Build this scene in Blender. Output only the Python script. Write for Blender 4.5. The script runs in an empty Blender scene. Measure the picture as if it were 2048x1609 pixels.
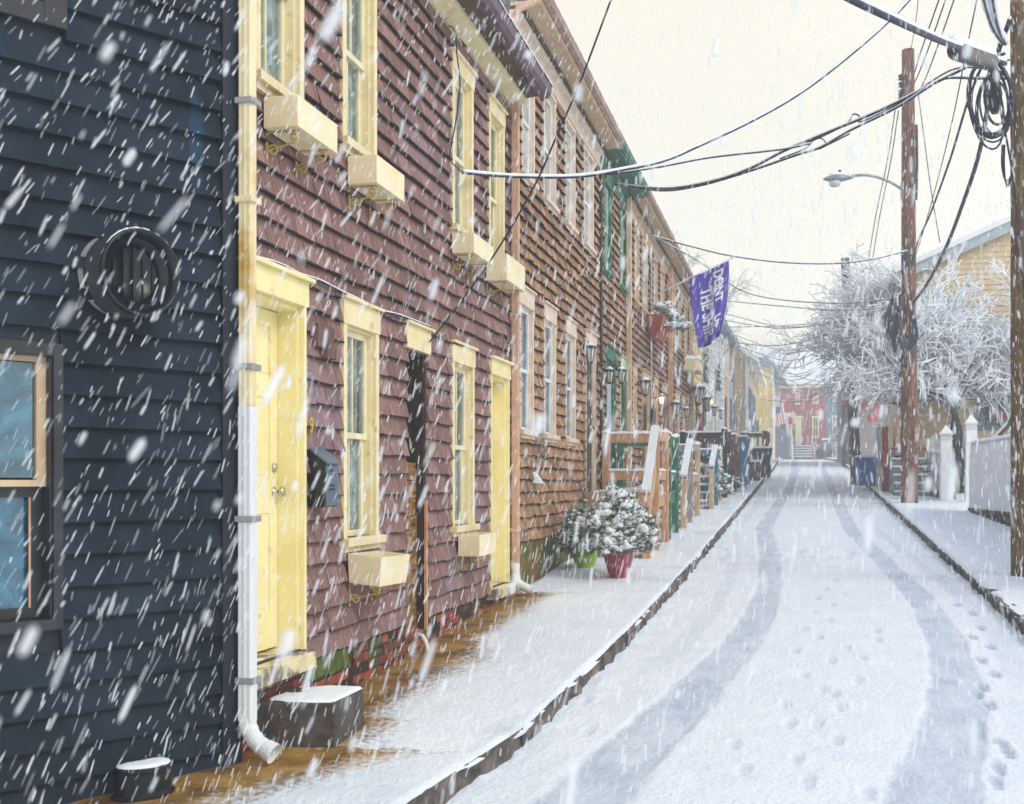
import bpy, math, random
import numpy as np
from mathutils import Vector
R = math.radians
rnd = random.Random(7)
scene = bpy.context.scene
COL = scene.collection

# ------------------------------------------------------------------ camera
F, CX, HY = 2500.0, 1024.0, 962.0        # focal length, centre and horizon in photo pixels
TH = math.atan(571 / F)
Cc, Ss = math.cos(TH), math.sin(TH)
EH = 1.72
cam_d = bpy.data.cameras.new("camera"); cam = bpy.data.objects.new("camera", cam_d); COL.objects.link(cam)
cam_d.sensor_width = 36; cam_d.lens = 36 * F / 2048
cam_d.shift_y = (HY - 804.5) / 2048
cam_d.clip_start = 0.05; cam_d.clip_end = 2000
cam.location = (0, 0, EH); cam.rotation_euler = (R(90), 0, TH)
scene.camera = cam
cam_d.dof.use_dof = True; cam_d.dof.focus_distance = 10.5; cam_d.dof.aperture_fstop = 4.5

# ------------------------------------------------------------------ light
w = bpy.data.worlds.new("World"); scene.world = w; w.use_nodes = True
nt = w.node_tree; N = nt.nodes; L = nt.links
for n in list(N): N.remove(n)
out = N.new("ShaderNodeOutputWorld"); add = N.new("ShaderNodeAddShader")
sky = N.new("ShaderNodeTexSky"); sky.sky_type = 'NISHITA'; sky.sun_disc = False
sky.sun_elevation = R(38); sky.sun_rotation = R(60)
b1 = N.new("ShaderNodeBackground"); b1.inputs[1].default_value = 0.05
b2 = N.new("ShaderNodeBackground"); b2.inputs[1].default_value = 1.0
L.new(sky.outputs[0], b1.inputs[0])
tc = N.new("ShaderNodeTexCoord"); sx = N.new("ShaderNodeSeparateXYZ"); L.new(tc.outputs['Generated'], sx.inputs[0])
cr = N.new("ShaderNodeValToRGB"); L.new(sx.outputs[2], cr.inputs[0])
cr.color_ramp.elements[0].position = 0.0; cr.color_ramp.elements[0].color = (.80, .76, .65, 1)
cr.color_ramp.elements[1].position = 1.0; cr.color_ramp.elements[1].color = (.50, .62, .78, 1)
e = cr.color_ramp.elements.new(.10); e.color = (.81, .73, .55, 1)
e = cr.color_ramp.elements.new(.40); e.color = (.83, .735, .53, 1)
e = cr.color_ramp.elements.new(.6); e.color = (.62, .70, .82, 1)
cn = N.new("ShaderNodeTexNoise"); cn.inputs['Scale'].default_value = 3.0; cn.inputs['Detail'].default_value = 5; L.new(tc.outputs['Generated'], cn.inputs[0])
cm = N.new("ShaderNodeMapRange"); cm.inputs[1].default_value = .3; cm.inputs[2].default_value = .7; cm.inputs[3].default_value = .95; cm.inputs[4].default_value = 1.03; L.new(cn.outputs[0], cm.inputs[0])
cx_ = N.new("ShaderNodeVectorMath"); cx_.operation = 'SCALE'; L.new(cr.outputs[0], cx_.inputs[0]); L.new(cm.outputs[0], cx_.inputs['Scale'])
L.new(cx_.outputs[0], b2.inputs[0]); L.new(b1.outputs[0], add.inputs[0]); L.new(b2.outputs[0], add.inputs[1])
L.new(add.outputs[0], out.inputs[0])
sd = bpy.data.lights.new("sun", 'SUN'); sd.energy = 1.4; sd.angle = R(25); sd.color = (1, .95, .86)
sun = bpy.data.objects.new("sun", sd); COL.objects.link(sun)
sun.rotation_euler = (R(52), 0, R(60))
scene.view_settings.view_transform = 'Standard'; scene.view_settings.look = 'None'
scene.view_settings.exposure = 0.12
scene.cycles.volume_bounces = 1; scene.view_settings.gamma = 1

# ------------------------------------------------------------------ pixel -> world helpers (real distances)
def ray(px, py):
    X = (px - CX) / F
    return (-Ss + Cc * X, Cc + Ss * X, (HY - py) / F)
def at(px, py, Z):
    d = ray(px, py); return (d[0] * Z, d[1] * Z, EH + d[2] * Z)
A0 = 2.87
def fac(px, py, a=A0):                    # point on a plane x = -a
    d = ray(px, py); t = -a / d[0]; return (-a, d[1] * t, EH + d[2] * t)
def FY(px, a=A0): return fac(px, 900, a)[1]
def FZ(px, py, a=A0): return fac(px, py, a)[2]
def gz(y):
    if y < 58: return .046 * y
    if y < 100: return 2.668 + .02 * (y - 58)
    return 3.508
def gnd(px, py, h=0.0):
    d = ray(px, py); t = 10.
    for _ in range(40):
        t = (EH - h - gz(d[1] * t)) / (-d[2]) if abs(d[2]) > .03 else None
        if t is None: break
        t = max(t, 1)
    if t is None:
        t = (EH - h) / (.046 * d[1] - d[2])
    return (d[0] * t, d[1] * t, gz(d[1] * t) + h)
def road_pt(px, py):
    d = ray(px, py); t = (EH + .11) / (.046 * d[1] - d[2]); return (d[0] * t, d[1] * t)

# ------------------------------------------------------------------ materials
def mat(name, c1, c2=None, scale=6., rough=.7, stretch=(1, 1, 1), bump=.2, bscale=None, bdist=.01, metal=0., attr=None,
        emit=None, spec=.3, ramp=(.35, .65), detail=6, rot=0, coat=0, third=None, tscale=1.2, tramp=(.5, .62), tst=None):
    m = bpy.data.materials.new(name); m.use_nodes = True
    nt = m.node_tree; N = nt.nodes; L = nt.links
    p = N['Principled BSDF']; p.inputs['Roughness'].default_value = rough; p.inputs['Metallic'].default_value = metal
    p.inputs['Specular IOR Level'].default_value = spec; p.inputs['Coat Weight'].default_value = coat
    if c2 is None: c2 = tuple(min(1, c * 1.12 + .004) for c in c1); c1 = tuple(c * .88 for c in c1)
    tc = N.new('ShaderNodeTexCoord'); mp = N.new('ShaderNodeMapping'); mp.inputs['Scale'].default_value = stretch
    mp.inputs['Rotation'].default_value = (0, 0, rot)
    L.new(tc.outputs['Object'], mp.inputs[0])
    nz = N.new('ShaderNodeTexNoise'); nz.inputs['Scale'].default_value = scale; nz.inputs['Detail'].default_value = detail
    nz.inputs['Roughness'].default_value = .62
    L.new(mp.outputs[0], nz.inputs[0])
    r = N.new('ShaderNodeValToRGB'); r.color_ramp.elements[0].position = ramp[0]; r.color_ramp.elements[1].position = ramp[1]
    r.color_ramp.elements[0].color = (*c1, 1); r.color_ramp.elements[1].color = (*c2, 1)
    L.new(nz.outputs[0], r.inputs[0]); colout = r.outputs[0]
    if third:
        n3 = N.new('ShaderNodeTexNoise'); n3.inputs['Scale'].default_value = tscale; n3.inputs['Detail'].default_value = 5
        if tst:
            m3 = N.new('ShaderNodeMapping'); m3.inputs['Scale'].default_value = tst; L.new(tc.outputs['Object'], m3.inputs[0]); L.new(m3.outputs[0], n3.inputs[0])
        else: L.new(tc.outputs['Object'], n3.inputs[0])
        r3 = N.new('ShaderNodeValToRGB'); r3.color_ramp.elements[0].position = tramp[0]; r3.color_ramp.elements[1].position = tramp[1]
        L.new(n3.outputs[0], r3.inputs[0])
        mx = N.new('ShaderNodeMix'); mx.data_type = 'RGBA'; L.new(r3.outputs[0], mx.inputs[0]); L.new(colout, mx.inputs[6])
        mx.inputs[7].default_value = (*third, 1); colout = mx.outputs[2]
    if attr:                                # per-shingle wood tone, plus the shadow painted on shingle butts
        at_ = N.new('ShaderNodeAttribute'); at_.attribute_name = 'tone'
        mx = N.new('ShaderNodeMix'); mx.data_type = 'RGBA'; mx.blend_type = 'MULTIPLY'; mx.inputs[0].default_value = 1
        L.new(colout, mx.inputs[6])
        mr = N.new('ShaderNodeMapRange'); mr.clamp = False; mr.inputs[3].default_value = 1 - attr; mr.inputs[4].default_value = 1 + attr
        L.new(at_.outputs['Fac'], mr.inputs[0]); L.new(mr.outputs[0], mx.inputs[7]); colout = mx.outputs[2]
    L.new(colout, p.inputs['Base Color'])
    if bump:
        bp = N.new('ShaderNodeBump'); bp.inputs['Strength'].default_value = bump; bp.inputs['Distance'].default_value = bdist
        n2 = N.new('ShaderNodeTexNoise'); n2.inputs['Scale'].default_value = bscale or scale * 2; n2.inputs['Detail'].default_value = 8
        L.new(mp.outputs[0], n2.inputs[0]); L.new(n2.outputs[0], bp.inputs['Height']); L.new(bp.outputs[0], p.inputs['Normal'])
    if emit:
        p.inputs['Emission Color'].default_value = (*emit[0], 1); p.inputs['Emission Strength'].default_value = emit[1]
    return m
M = {}
wood = dict(stretch=(1, 9, .9), scale=7, rough=.8, bump=.7, bdist=.006, attr=.3)
M['purple'] = mat('purple_shingle', (.12, .056, .050), (.35, .205, .185), third=(.26, .19, .24), tscale=.9, tramp=(.55, .75), **{**wood, 'attr': .33})
M['brown'] = mat('brown_shingle', (.14, .065, .037), (.57, .33, .18), **{**wood, 'attr': .5}, third=(.18, .10, .075), tscale=1.1, tramp=(.52, .7))
M['brown_old'] = mat('dull_shingle', (.17, .085, .055), (.46, .26, .17), **{**wood, 'attr': .35}, third=(.16, .10, .11), tscale=1.1, tramp=(.45, .7))
M['navy'] = mat('dark_clapboard_paint', (.008, .0155, .026), (.021, .036, .055), scale=2.2, rough=.7, bump=.3, bscale=30, spec=.12, third=(.025, .085, .17), tscale=5, tramp=(.60, .76), tst=(1, 1, .12))
M['navytrim'] = mat('dark_trim_paint', (.013, .02, .036), rough=.5)
M['yellow'] = mat('yellow_trim_paint', (.76, .63, .34), (.88, .78, .50), scale=4, rough=.55, bump=.25, bscale=25, third=(.58, .44, .22), tscale=9, tramp=(.60, .72), ramp=(.3, .7))
M['cream'] = mat('cream_box_paint', (.80, .68, .40), (.90, .80, .55), scale=5, rough=.6, bump=.2, third=(.5, .38, .2), tscale=14, tramp=(.68, .76))
M['door'] = mat('yellow_door_paint', (.84, .72, .33), (.92, .83, .46), scale=3, rough=.45, bump=.1, third=(.66, .54, .30), tscale=10, tramp=(.62, .74))
M['worn'] = mat('worn_threshold_paint', (.62, .52, .30), (.84, .74, .46), scale=5, rough=.6, bump=.5, third=(.20, .18, .16), tscale=6, tramp=(.47, .58))
M['sash'] = mat('pale_sash_paint', (.80, .72, .48), rough=.5)
M['beige'] = mat('beige_trim_paint', (.66, .52, .41), (.80, .68, .56), rough=.6)
M['tan'] = mat('tan_trim_paint', (.52, .38, .24), (.66, .50, .34), rough=.6)
M['palegreen'] = mat('pale_green_paint', (.42, .56, .42), rough=.6)
M['green'] = mat('green_paint', (.02, .12, .075), (.05, .22, .14), scale=8, rough=.55)
M['eave'] = mat('purple_gutter_paint', (.10, .06, .09), (.16, .10, .15), rough=.5)
M['eavebrown'] = mat('brown_gutter_paint', (.26, .15, .13), (.40, .27, .22), rough=.6)
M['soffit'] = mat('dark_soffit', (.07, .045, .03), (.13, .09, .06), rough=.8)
M['white'] = mat('white_paint', (.72, .74, .76), rough=.5)
M['downwhite'] = mat('white_downspout_paint', (.68, .70, .72), (.78, .80, .82), scale=3, stretch=(1, 1, .3), rough=.4, third=(.4, .36, .3), tscale=11, tramp=(.7, .78))
M['downyellow'] = mat('stained_yellow_downspout', (.74, .60, .30), (.86, .78, .55), scale=4, stretch=(3, 3, .4), rough=.45, third=(.55, .33, .07), tscale=2.0, tramp=(.55, .66))
M['downbeige'] = mat('peach_downspout', (.60, .38, .27), rough=.5)
M['strap'] = mat('grey_strap', (.35, .36, .38), rough=.4, metal=.5)
M['black'] = mat('black_paint', (.012, .014, .018), (.03, .034, .04), rough=.35, spec=.5)
M['blackgloss'] = mat('black_gloss', (.004, .006, .009), (.012, .016, .024), rough=.3, spec=.35, bump=.05, coat=.15)
M['slate'] = mat('blue_grey_metal', (.10, .14, .20), rough=.35)
M['nickel'] = mat('nickel', (.55, .50, .42), rough=.25, metal=1.)
M['gold'] = mat('gold_number', (.75, .48, .08), rough=.35, metal=.6)
M['iron'] = mat('ochre_scroll_iron', (.45, .33, .10), (.62, .50, .2), rough=.6)
M['snow'] = mat('snow', (.84, .88, .93), (.90, .92, .95), scale=3, rough=.85, bump=.5, bscale=45, bdist=.01, spec=.15)
M['concrete'] = mat('wet_dark_concrete', (.035, .03, .027), (.10, .085, .075), scale=9, rough=.5, bump=.6, bdist=.01)
M['stone'] = mat('kerb_stone', (.03, .027, .03), (.19, .15, .13), scale=6, rough=.7, bump=.9, bscale=20, bdist=.02, attr=.4)
M['planks'] = mat('wet_ochre_planks', (.07, .03, .012), (.42, .22, .06), scale=5, stretch=(1, 1, 5), rough=.5, bump=.6)
M['darkwood'] = mat('dark_wet_wood', (.015, .01, .01), (.05, .03, .025), scale=5, rough=.6)
M['soil'] = mat('dark_red_soil', (.06, .02, .015), (.12, .04, .03), rough=.9)
M['orangewood'] = mat('orange_cedar', (.50, .26, .13), (.74, .44, .26), scale=6, stretch=(3, 3, .6), rough=.6, bump=.3)
M['lightwood'] = mat('light_cedar', (.55, .36, .20), (.70, .50, .31), scale=6, stretch=(3, 3, .6), rough=.6, bump=.3)
M['greywood'] = mat('weathered_grey_wood', (.24, .22, .21), (.42, .38, .35), scale=6, stretch=(3, 3, .6), rough=.7, bump=.4)
M['teal'] = mat('teal_paint', (.02, .16, .24), (.05, .26, .36), rough=.5)
M['blue'] = mat('blue_paint', (.03, .15, .32), (.06, .23, .42), rough=.5)
M['bluebin'] = mat('blue_bin_plastic', (.015, .10, .40), (.03, .16, .55), rough=.4)
M['darkbin'] = mat('charcoal_bin_plastic', (.02, .025, .035), (.05, .06, .08), rough=.5)
M['brownwood'] = mat('red_brown_wood', (.10, .045, .035), (.20, .10, .08), rough=.6)
M['redwood'] = mat('red_painted_post', (.25, .03, .03), (.38, .06, .05), rough=.6)
M['pole'] = mat('creosoted_pole', (.05, .02, .015), (.32, .15, .10), scale=9, stretch=(4, 4, .35), rough=.85, bump=.9, bdist=.02, third=(.04, .055, .06), tscale=.7, tramp=(.55, .62))
M['polenear'] = mat('mossy_pole', (.04, .028, .012), (.30, .22, .09), scale=9, stretch=(4, 4, .35), rough=.85, bump=.9, bdist=.02, third=(.13, .055, .03), tscale=2.2, tramp=(.45, .62))
M['polegrey'] = mat('grey_pole', (.06, .065, .075), (.14, .14, .15), scale=9, stretch=(4, 4, .35), rough=.85, bump=.6)
M['cable'] = mat('blue_black_cable', (.010, .017, .045), (.02, .03, .07), rough=.5)
M['lampmetal'] = mat('lamp_metal', (.25, .28, .32), rough=.4, metal=.6)
M['lampglass'] = mat('lamp_glass', (.60, .62, .62), rough=.1)
M['bulb'] = mat('warm_bulb', (1, .6, .25), emit=((1, .50, .16), 9.), bump=0)
M['bark'] = mat('tree_bark', (.018, .018, .022), (.06, .06, .06), scale=15, rough=.9, bump=.8, bdist=.02)
M['twig'] = mat('twig_bark', (.03, .035, .055), (.07, .075, .10), rough=.9, bump=0)
M['needle'] = mat('evergreen_foliage', (.05, .085, .06), (.19, .25, .17), scale=12, rough=.7, bump=0)
M['potgreen'] = mat('lime_green_pot', (.24, .42, .04), (.36, .54, .07), rough=.3, coat=.3)
M['potred'] = mat('maroon_glazed_pot', (.20, .008, .035), (.34, .02, .07), scale=8, stretch=(1, 1, .3), rough=.25, coat=.5)
M['terracotta'] = mat('red_planter', (.38, .09, .06), (.52, .15, .11), rough=.6)
M['flag'] = mat('purple_flag_cloth', (.055, .035, .30), (.10, .07, .46), scale=14, rough=.7, bump=.2)
M['letter'] = mat('white_lettering', (.78, .80, .88), bump=0, rough=.7)
M['redhouse'] = mat('red_house_paint', (.30, .065, .075), (.38, .10, .11), rough=.7)
M['bluehouse'] = mat('blue_grey_house', (.16, .24, .32), rough=.7)
M['greyhouse'] = mat('grey_shingle_siding', (.30, .28, .28), (.42, .39, .38), scale=20, rough=.8)
M['whitehouse'] = mat('white_siding', (.62, .66, .68), rough=.7)
M['lightblue'] = mat('light_blue_siding', (.38, .56, .64), rough=.7)
M['greybluehouse'] = mat('grey_blue_siding', (.42, .50, .54), rough=.7)
M['tanhouse'] = mat('tan_siding', (.56, .42, .28), (.66, .52, .36), rough=.7)
M['yellowhouse'] = mat('yellow_siding', (.78, .62, .26), (.85, .70, .34), rough=.7)
M['creamhouse'] = mat('pale_yellow_clapboard', (.62, .47, .27), (.78, .63, .42), scale=4, stretch=(1, 1, 6), rough=.7)
M['mauve'] = mat('mauve_brown_shingles', (.22, .15, .16), (.32, .23, .24), rough=.8)
M['lavender'] = mat('lavender_board', (.45, .46, .58), (.55, .56, .68), rough=.7)
M['redpaint'] = mat('red_paint', (.55, .02, .025), rough=.5)
M['lantern'] = mat('red_lantern_paper', (.62, .05, .05), rough=.5)
M['hoop'] = mat('hoop_board', (.75, .70, .72), rough=.4)
M['stucco'] = mat('white_stucco', (.86, .90, .93), (.94, .95, .96), scale=2, rough=.9, bump=.9, bscale=60, bdist=.012)
M['rubble'] = mat('rubble_stone', (.025, .02, .02), (.24, .18, .15), scale=14, rough=.8, bump=1, bscale=25, bdist=.04, ramp=(.4, .6))
M['steps'] = mat('grey_step_stone', (.14, .15, .16), (.26, .27, .27), rough=.8)
M['flagred'] = mat('flag_red', (.55, .06, .08)); M['flagblue'] = mat('flag_blue', (.05, .07, .22)); M['flagwhite'] = mat('flag_white', (.75, .75, .78))
M['curtain'] = mat('lace_curtain', (.36, .38, .35), (.90, .90, .86), scale=14, stretch=(1, 1.5, .8), rough=.9, ramp=(.42, .56))
M['blind'] = mat('grey_blind', (.50, .56, .60), (.88, .90, .90), scale=7, stretch=(1, .3, 8), rough=.8)
M['mossbrick'] = None

def glass(name, tint=(.85, .92, .95), rough=.04, dark=(.02, .04, .06), mixf=.45):
    m = bpy.data.materials.new(name); m.use_nodes = True; nt = m.node_tree; N = nt.nodes; L = nt.links
    for n in list(N): N.remove(n)
    o = N.new('ShaderNodeOutputMaterial'); mx = N.new('ShaderNodeMixShader'); tr = N.new('ShaderNodeBsdfTransparent')
    p = N.new('ShaderNodeBsdfPrincipled'); p.inputs['Base Color'].default_value = (*dark, 1); p.inputs['Roughness'].default_value = rough
    p.inputs['Specular IOR Level'].default_value = 1.0; p.inputs['Coat Weight'].default_value = 1.0; p.inputs['Coat Roughness'].default_value = .02
    tr.inputs[0].default_value = (*tint, 1)
    tcc = N.new('ShaderNodeTexCoord'); nz = N.new('ShaderNodeTexNoise'); nz.inputs['Scale'].default_value = 4.5; nz.inputs['Detail'].default_value = 7; nz.inputs['Distortion'].default_value = 1.5
    L.new(tcc.outputs['Object'], nz.inputs[0]); rm = N.new('ShaderNodeValToRGB'); rm.color_ramp.elements[0].position = .38; rm.color_ramp.elements[1].position = .68
    rm.color_ramp.elements[0].color = (*[c * .55 for c in dark], 1); rm.color_ramp.elements[1].color = (*[min(1, c * 1.5 + .05) for c in dark], 1)
    L.new(nz.outputs[0], rm.inputs[0]); L.new(rm.outputs[0], p.inputs['Base Color'])
    bp = N.new('ShaderNodeBump'); bp.inputs['Strength'].default_value = .12; bp.inputs['Distance'].default_value = .02; n2 = N.new('ShaderNodeTexNoise'); n2.inputs['Scale'].default_value = 6
    L.new(tcc.outputs['Object'], n2.inputs[0]); L.new(n2.outputs[0], bp.inputs['Height']); L.new(bp.outputs[0], p.inputs['Normal'])
    mx.inputs[0].default_value = mixf
    L.new(tr.outputs[0], mx.inputs[1]); L.new(p.outputs[0], mx.inputs[2]); L.new(mx.outputs[0], o.inputs[0])
    return m
M['glass'] = glass('window_glass', mixf=.22, dark=(.30, .33, .33))
M['glasspale'] = glass('painted_sky_glass', mixf=.75, dark=(.50, .56, .60))  # pale base colour stands in for bright sky reflected in the panes
M['glassblue'] = glass('bluish_window_glass', dark=(.01, .14, .24), mixf=.85, rough=.08)
M['glassdark'] = glass('dark_window_glass', dark=(.03, .05, .07), mixf=.9, rough=.1)

def brick_mat():
    m = bpy.data.materials.new('mossy_brick'); m.use_nodes = True; nt = m.node_tree; N = nt.nodes; L = nt.links
    p = N['Principled BSDF']; p.inputs['Roughness'].default_value = .6
    a = N.new('ShaderNodeAttribute'); a.attribute_name = 'tone'
    tc = N.new('ShaderNodeTexCoord'); nz = N.new('ShaderNodeTexNoise'); nz.inputs['Scale'].default_value = 3.5; nz.inputs['Detail'].default_value = 6
    L.new(tc.outputs['Object'], nz.inputs[0])
    r = N.new('ShaderNodeValToRGB'); L.new(a.outputs['Fac'], r.inputs[0])
    r.color_ramp.elements[0].color = (.06, .015, .012, 1); r.color_ramp.elements[1].color = (.46, .12, .04, 1)
    e = r.color_ramp.elements.new(.5); e.color = (.26, .035, .03, 1)
    r2 = N.new('ShaderNodeValToRGB'); r2.color_ramp.elements[0].position = .5; r2.color_ramp.elements[1].position = .62
    L.new(nz.outputs[0], r2.inputs[0])
    mx = N.new('ShaderNodeMix'); mx.data_type = 'RGBA'; L.new(r2.outputs[0], mx.inputs[0]); L.new(r.outputs[0], mx.inputs[6]); mx.inputs[7].default_value = (.055, .085, .018, 1)
    L.new(mx.outputs[2], p.inputs['Base Color'])
    n2 = N.new('ShaderNodeTexNoise'); n2.inputs['Scale'].default_value = 40; L.new(tc.outputs['Object'], n2.inputs[0])
    bp = N.new('ShaderNodeBump'); bp.inputs['Strength'].default_value = .7; bp.inputs['Distance'].default_value = .01
    L.new(n2.outputs[0], bp.inputs['Height']); L.new(bp.outputs[0], p.inputs['Normal'])
    return m
M['mossbrick'] = brick_mat()
M['mosswood'] = mat('mossy_shingle', (.035, .06, .012), (.14, .20, .03), scale=8, stretch=(1, 5, 1), rough=.7, bump=.7, attr=.3)
M['mossbase'] = mat('ochre_mossy_base', (.10, .055, .012), (.36, .23, .05), scale=3, rough=.6, bump=.8, third=(.07, .10, .025), tscale=3, tramp=(.45, .6))

def ground_mat(name, bare1, bare2, brough, snow1=(.80, .845, .90), snow2=(.90, .915, .935), slush=(.40, .455, .535)):
    """snow with a baked real 'wear' attribute (tracks, footprints) and a 'bare' attribute (paving showing)"""
    m = bpy.data.materials.new(name); m.use_nodes = True; nt = m.node_tree; N = nt.nodes; L = nt.links
    p = N['Principled BSDF']; tc = N.new('ShaderNodeTexCoord')
    def noise(s, d=6, st=None):
        n = N.new('ShaderNodeTexNoise'); n.inputs['Scale'].default_value = s; n.inputs['Detail'].default_value = d
        if st:
            mp = N.new('ShaderNodeMapping'); mp.inputs['Scale'].default_value = st; L.new(tc.outputs['Object'], mp.inputs[0]); L.new(mp.outputs[0], n.inputs[0])
        else: L.new(tc.outputs['Object'], n.inputs[0])
        return n
    def ramp(src, p0, p1, c0, c1):
        r = N.new('ShaderNodeValToRGB'); r.color_ramp.elements[0].position = p0; r.color_ramp.elements[1].position = p1
        r.color_ramp.elements[0].color = (*c0, 1); r.color_ramp.elements[1].color = (*c1, 1); L.new(src, r.inputs[0]); return r.outputs[0]
    def mix(f, a, b):
        x = N.new('ShaderNodeMix'); x.data_type = 'RGBA'; L.new(f, x.inputs[0]); L.new(a, x.inputs[6]); L.new(b, x.inputs[7]); return x.outputs[2]
    aw = N.new('ShaderNodeAttribute'); aw.attribute_name = 'wear'; ab = N.new('ShaderNodeAttribute'); ab.attribute_name = 'bare'
    snow = ramp(noise(2.5).outputs[0], .3, .7, snow1, snow2)
    sl = ramp(noise(9, 8, (1, .5, 1)).outputs[0], .3, .7, slush, tuple(c * 1.35 for c in slush))
    br = ramp(noise(4, 8).outputs[0], .35, .65, bare1, bare2)
    c = mix(aw.outputs['Fac'], snow, sl)
    nb = noise(26, 9); sub = N.new('ShaderNodeMath'); sub.operation = 'SUBTRACT'; L.new(nb.outputs[0], sub.inputs[0]); sub.inputs[1].default_value = .5
    mul = N.new('ShaderNodeMath'); mul.operation = 'MULTIPLY_ADD'; L.new(sub.outputs[0], mul.inputs[0]); mul.inputs[1].default_value = 1.15; L.new(ab.outputs['Fac'], mul.inputs[2])
    f = ramp(mul.outputs[0], .30, .78, (0, 0, 0), (1, 1, 1))
    c = mix(f, c, br); L.new(c, p.inputs['Base Color'])
    rr = N.new('ShaderNodeMix'); L.new(f, rr.inputs[0]); rr.inputs[2].default_value = .85; rr.inputs[3].default_value = brough
    L.new(rr.outputs[0], p.inputs['Roughness']); p.inputs['Specular IOR Level'].default_value = .3
    bp = N.new('ShaderNodeBump'); bp.inputs['Strength'].default_value = .9; bp.inputs['Distance'].default_value = .014
    L.new(noise(28, 9).outputs[0], bp.inputs['Height']); L.new(bp.outputs[0], p.inputs['Normal'])
    return m
M['roadsnow'] = ground_mat('road_snow', (.05, .05, .06), (.1, .1, .11), .4)
M['walksnow'] = ground_mat('pavement_snow', (.13, .06, .015), (.52, .29, .075), .28)

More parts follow.
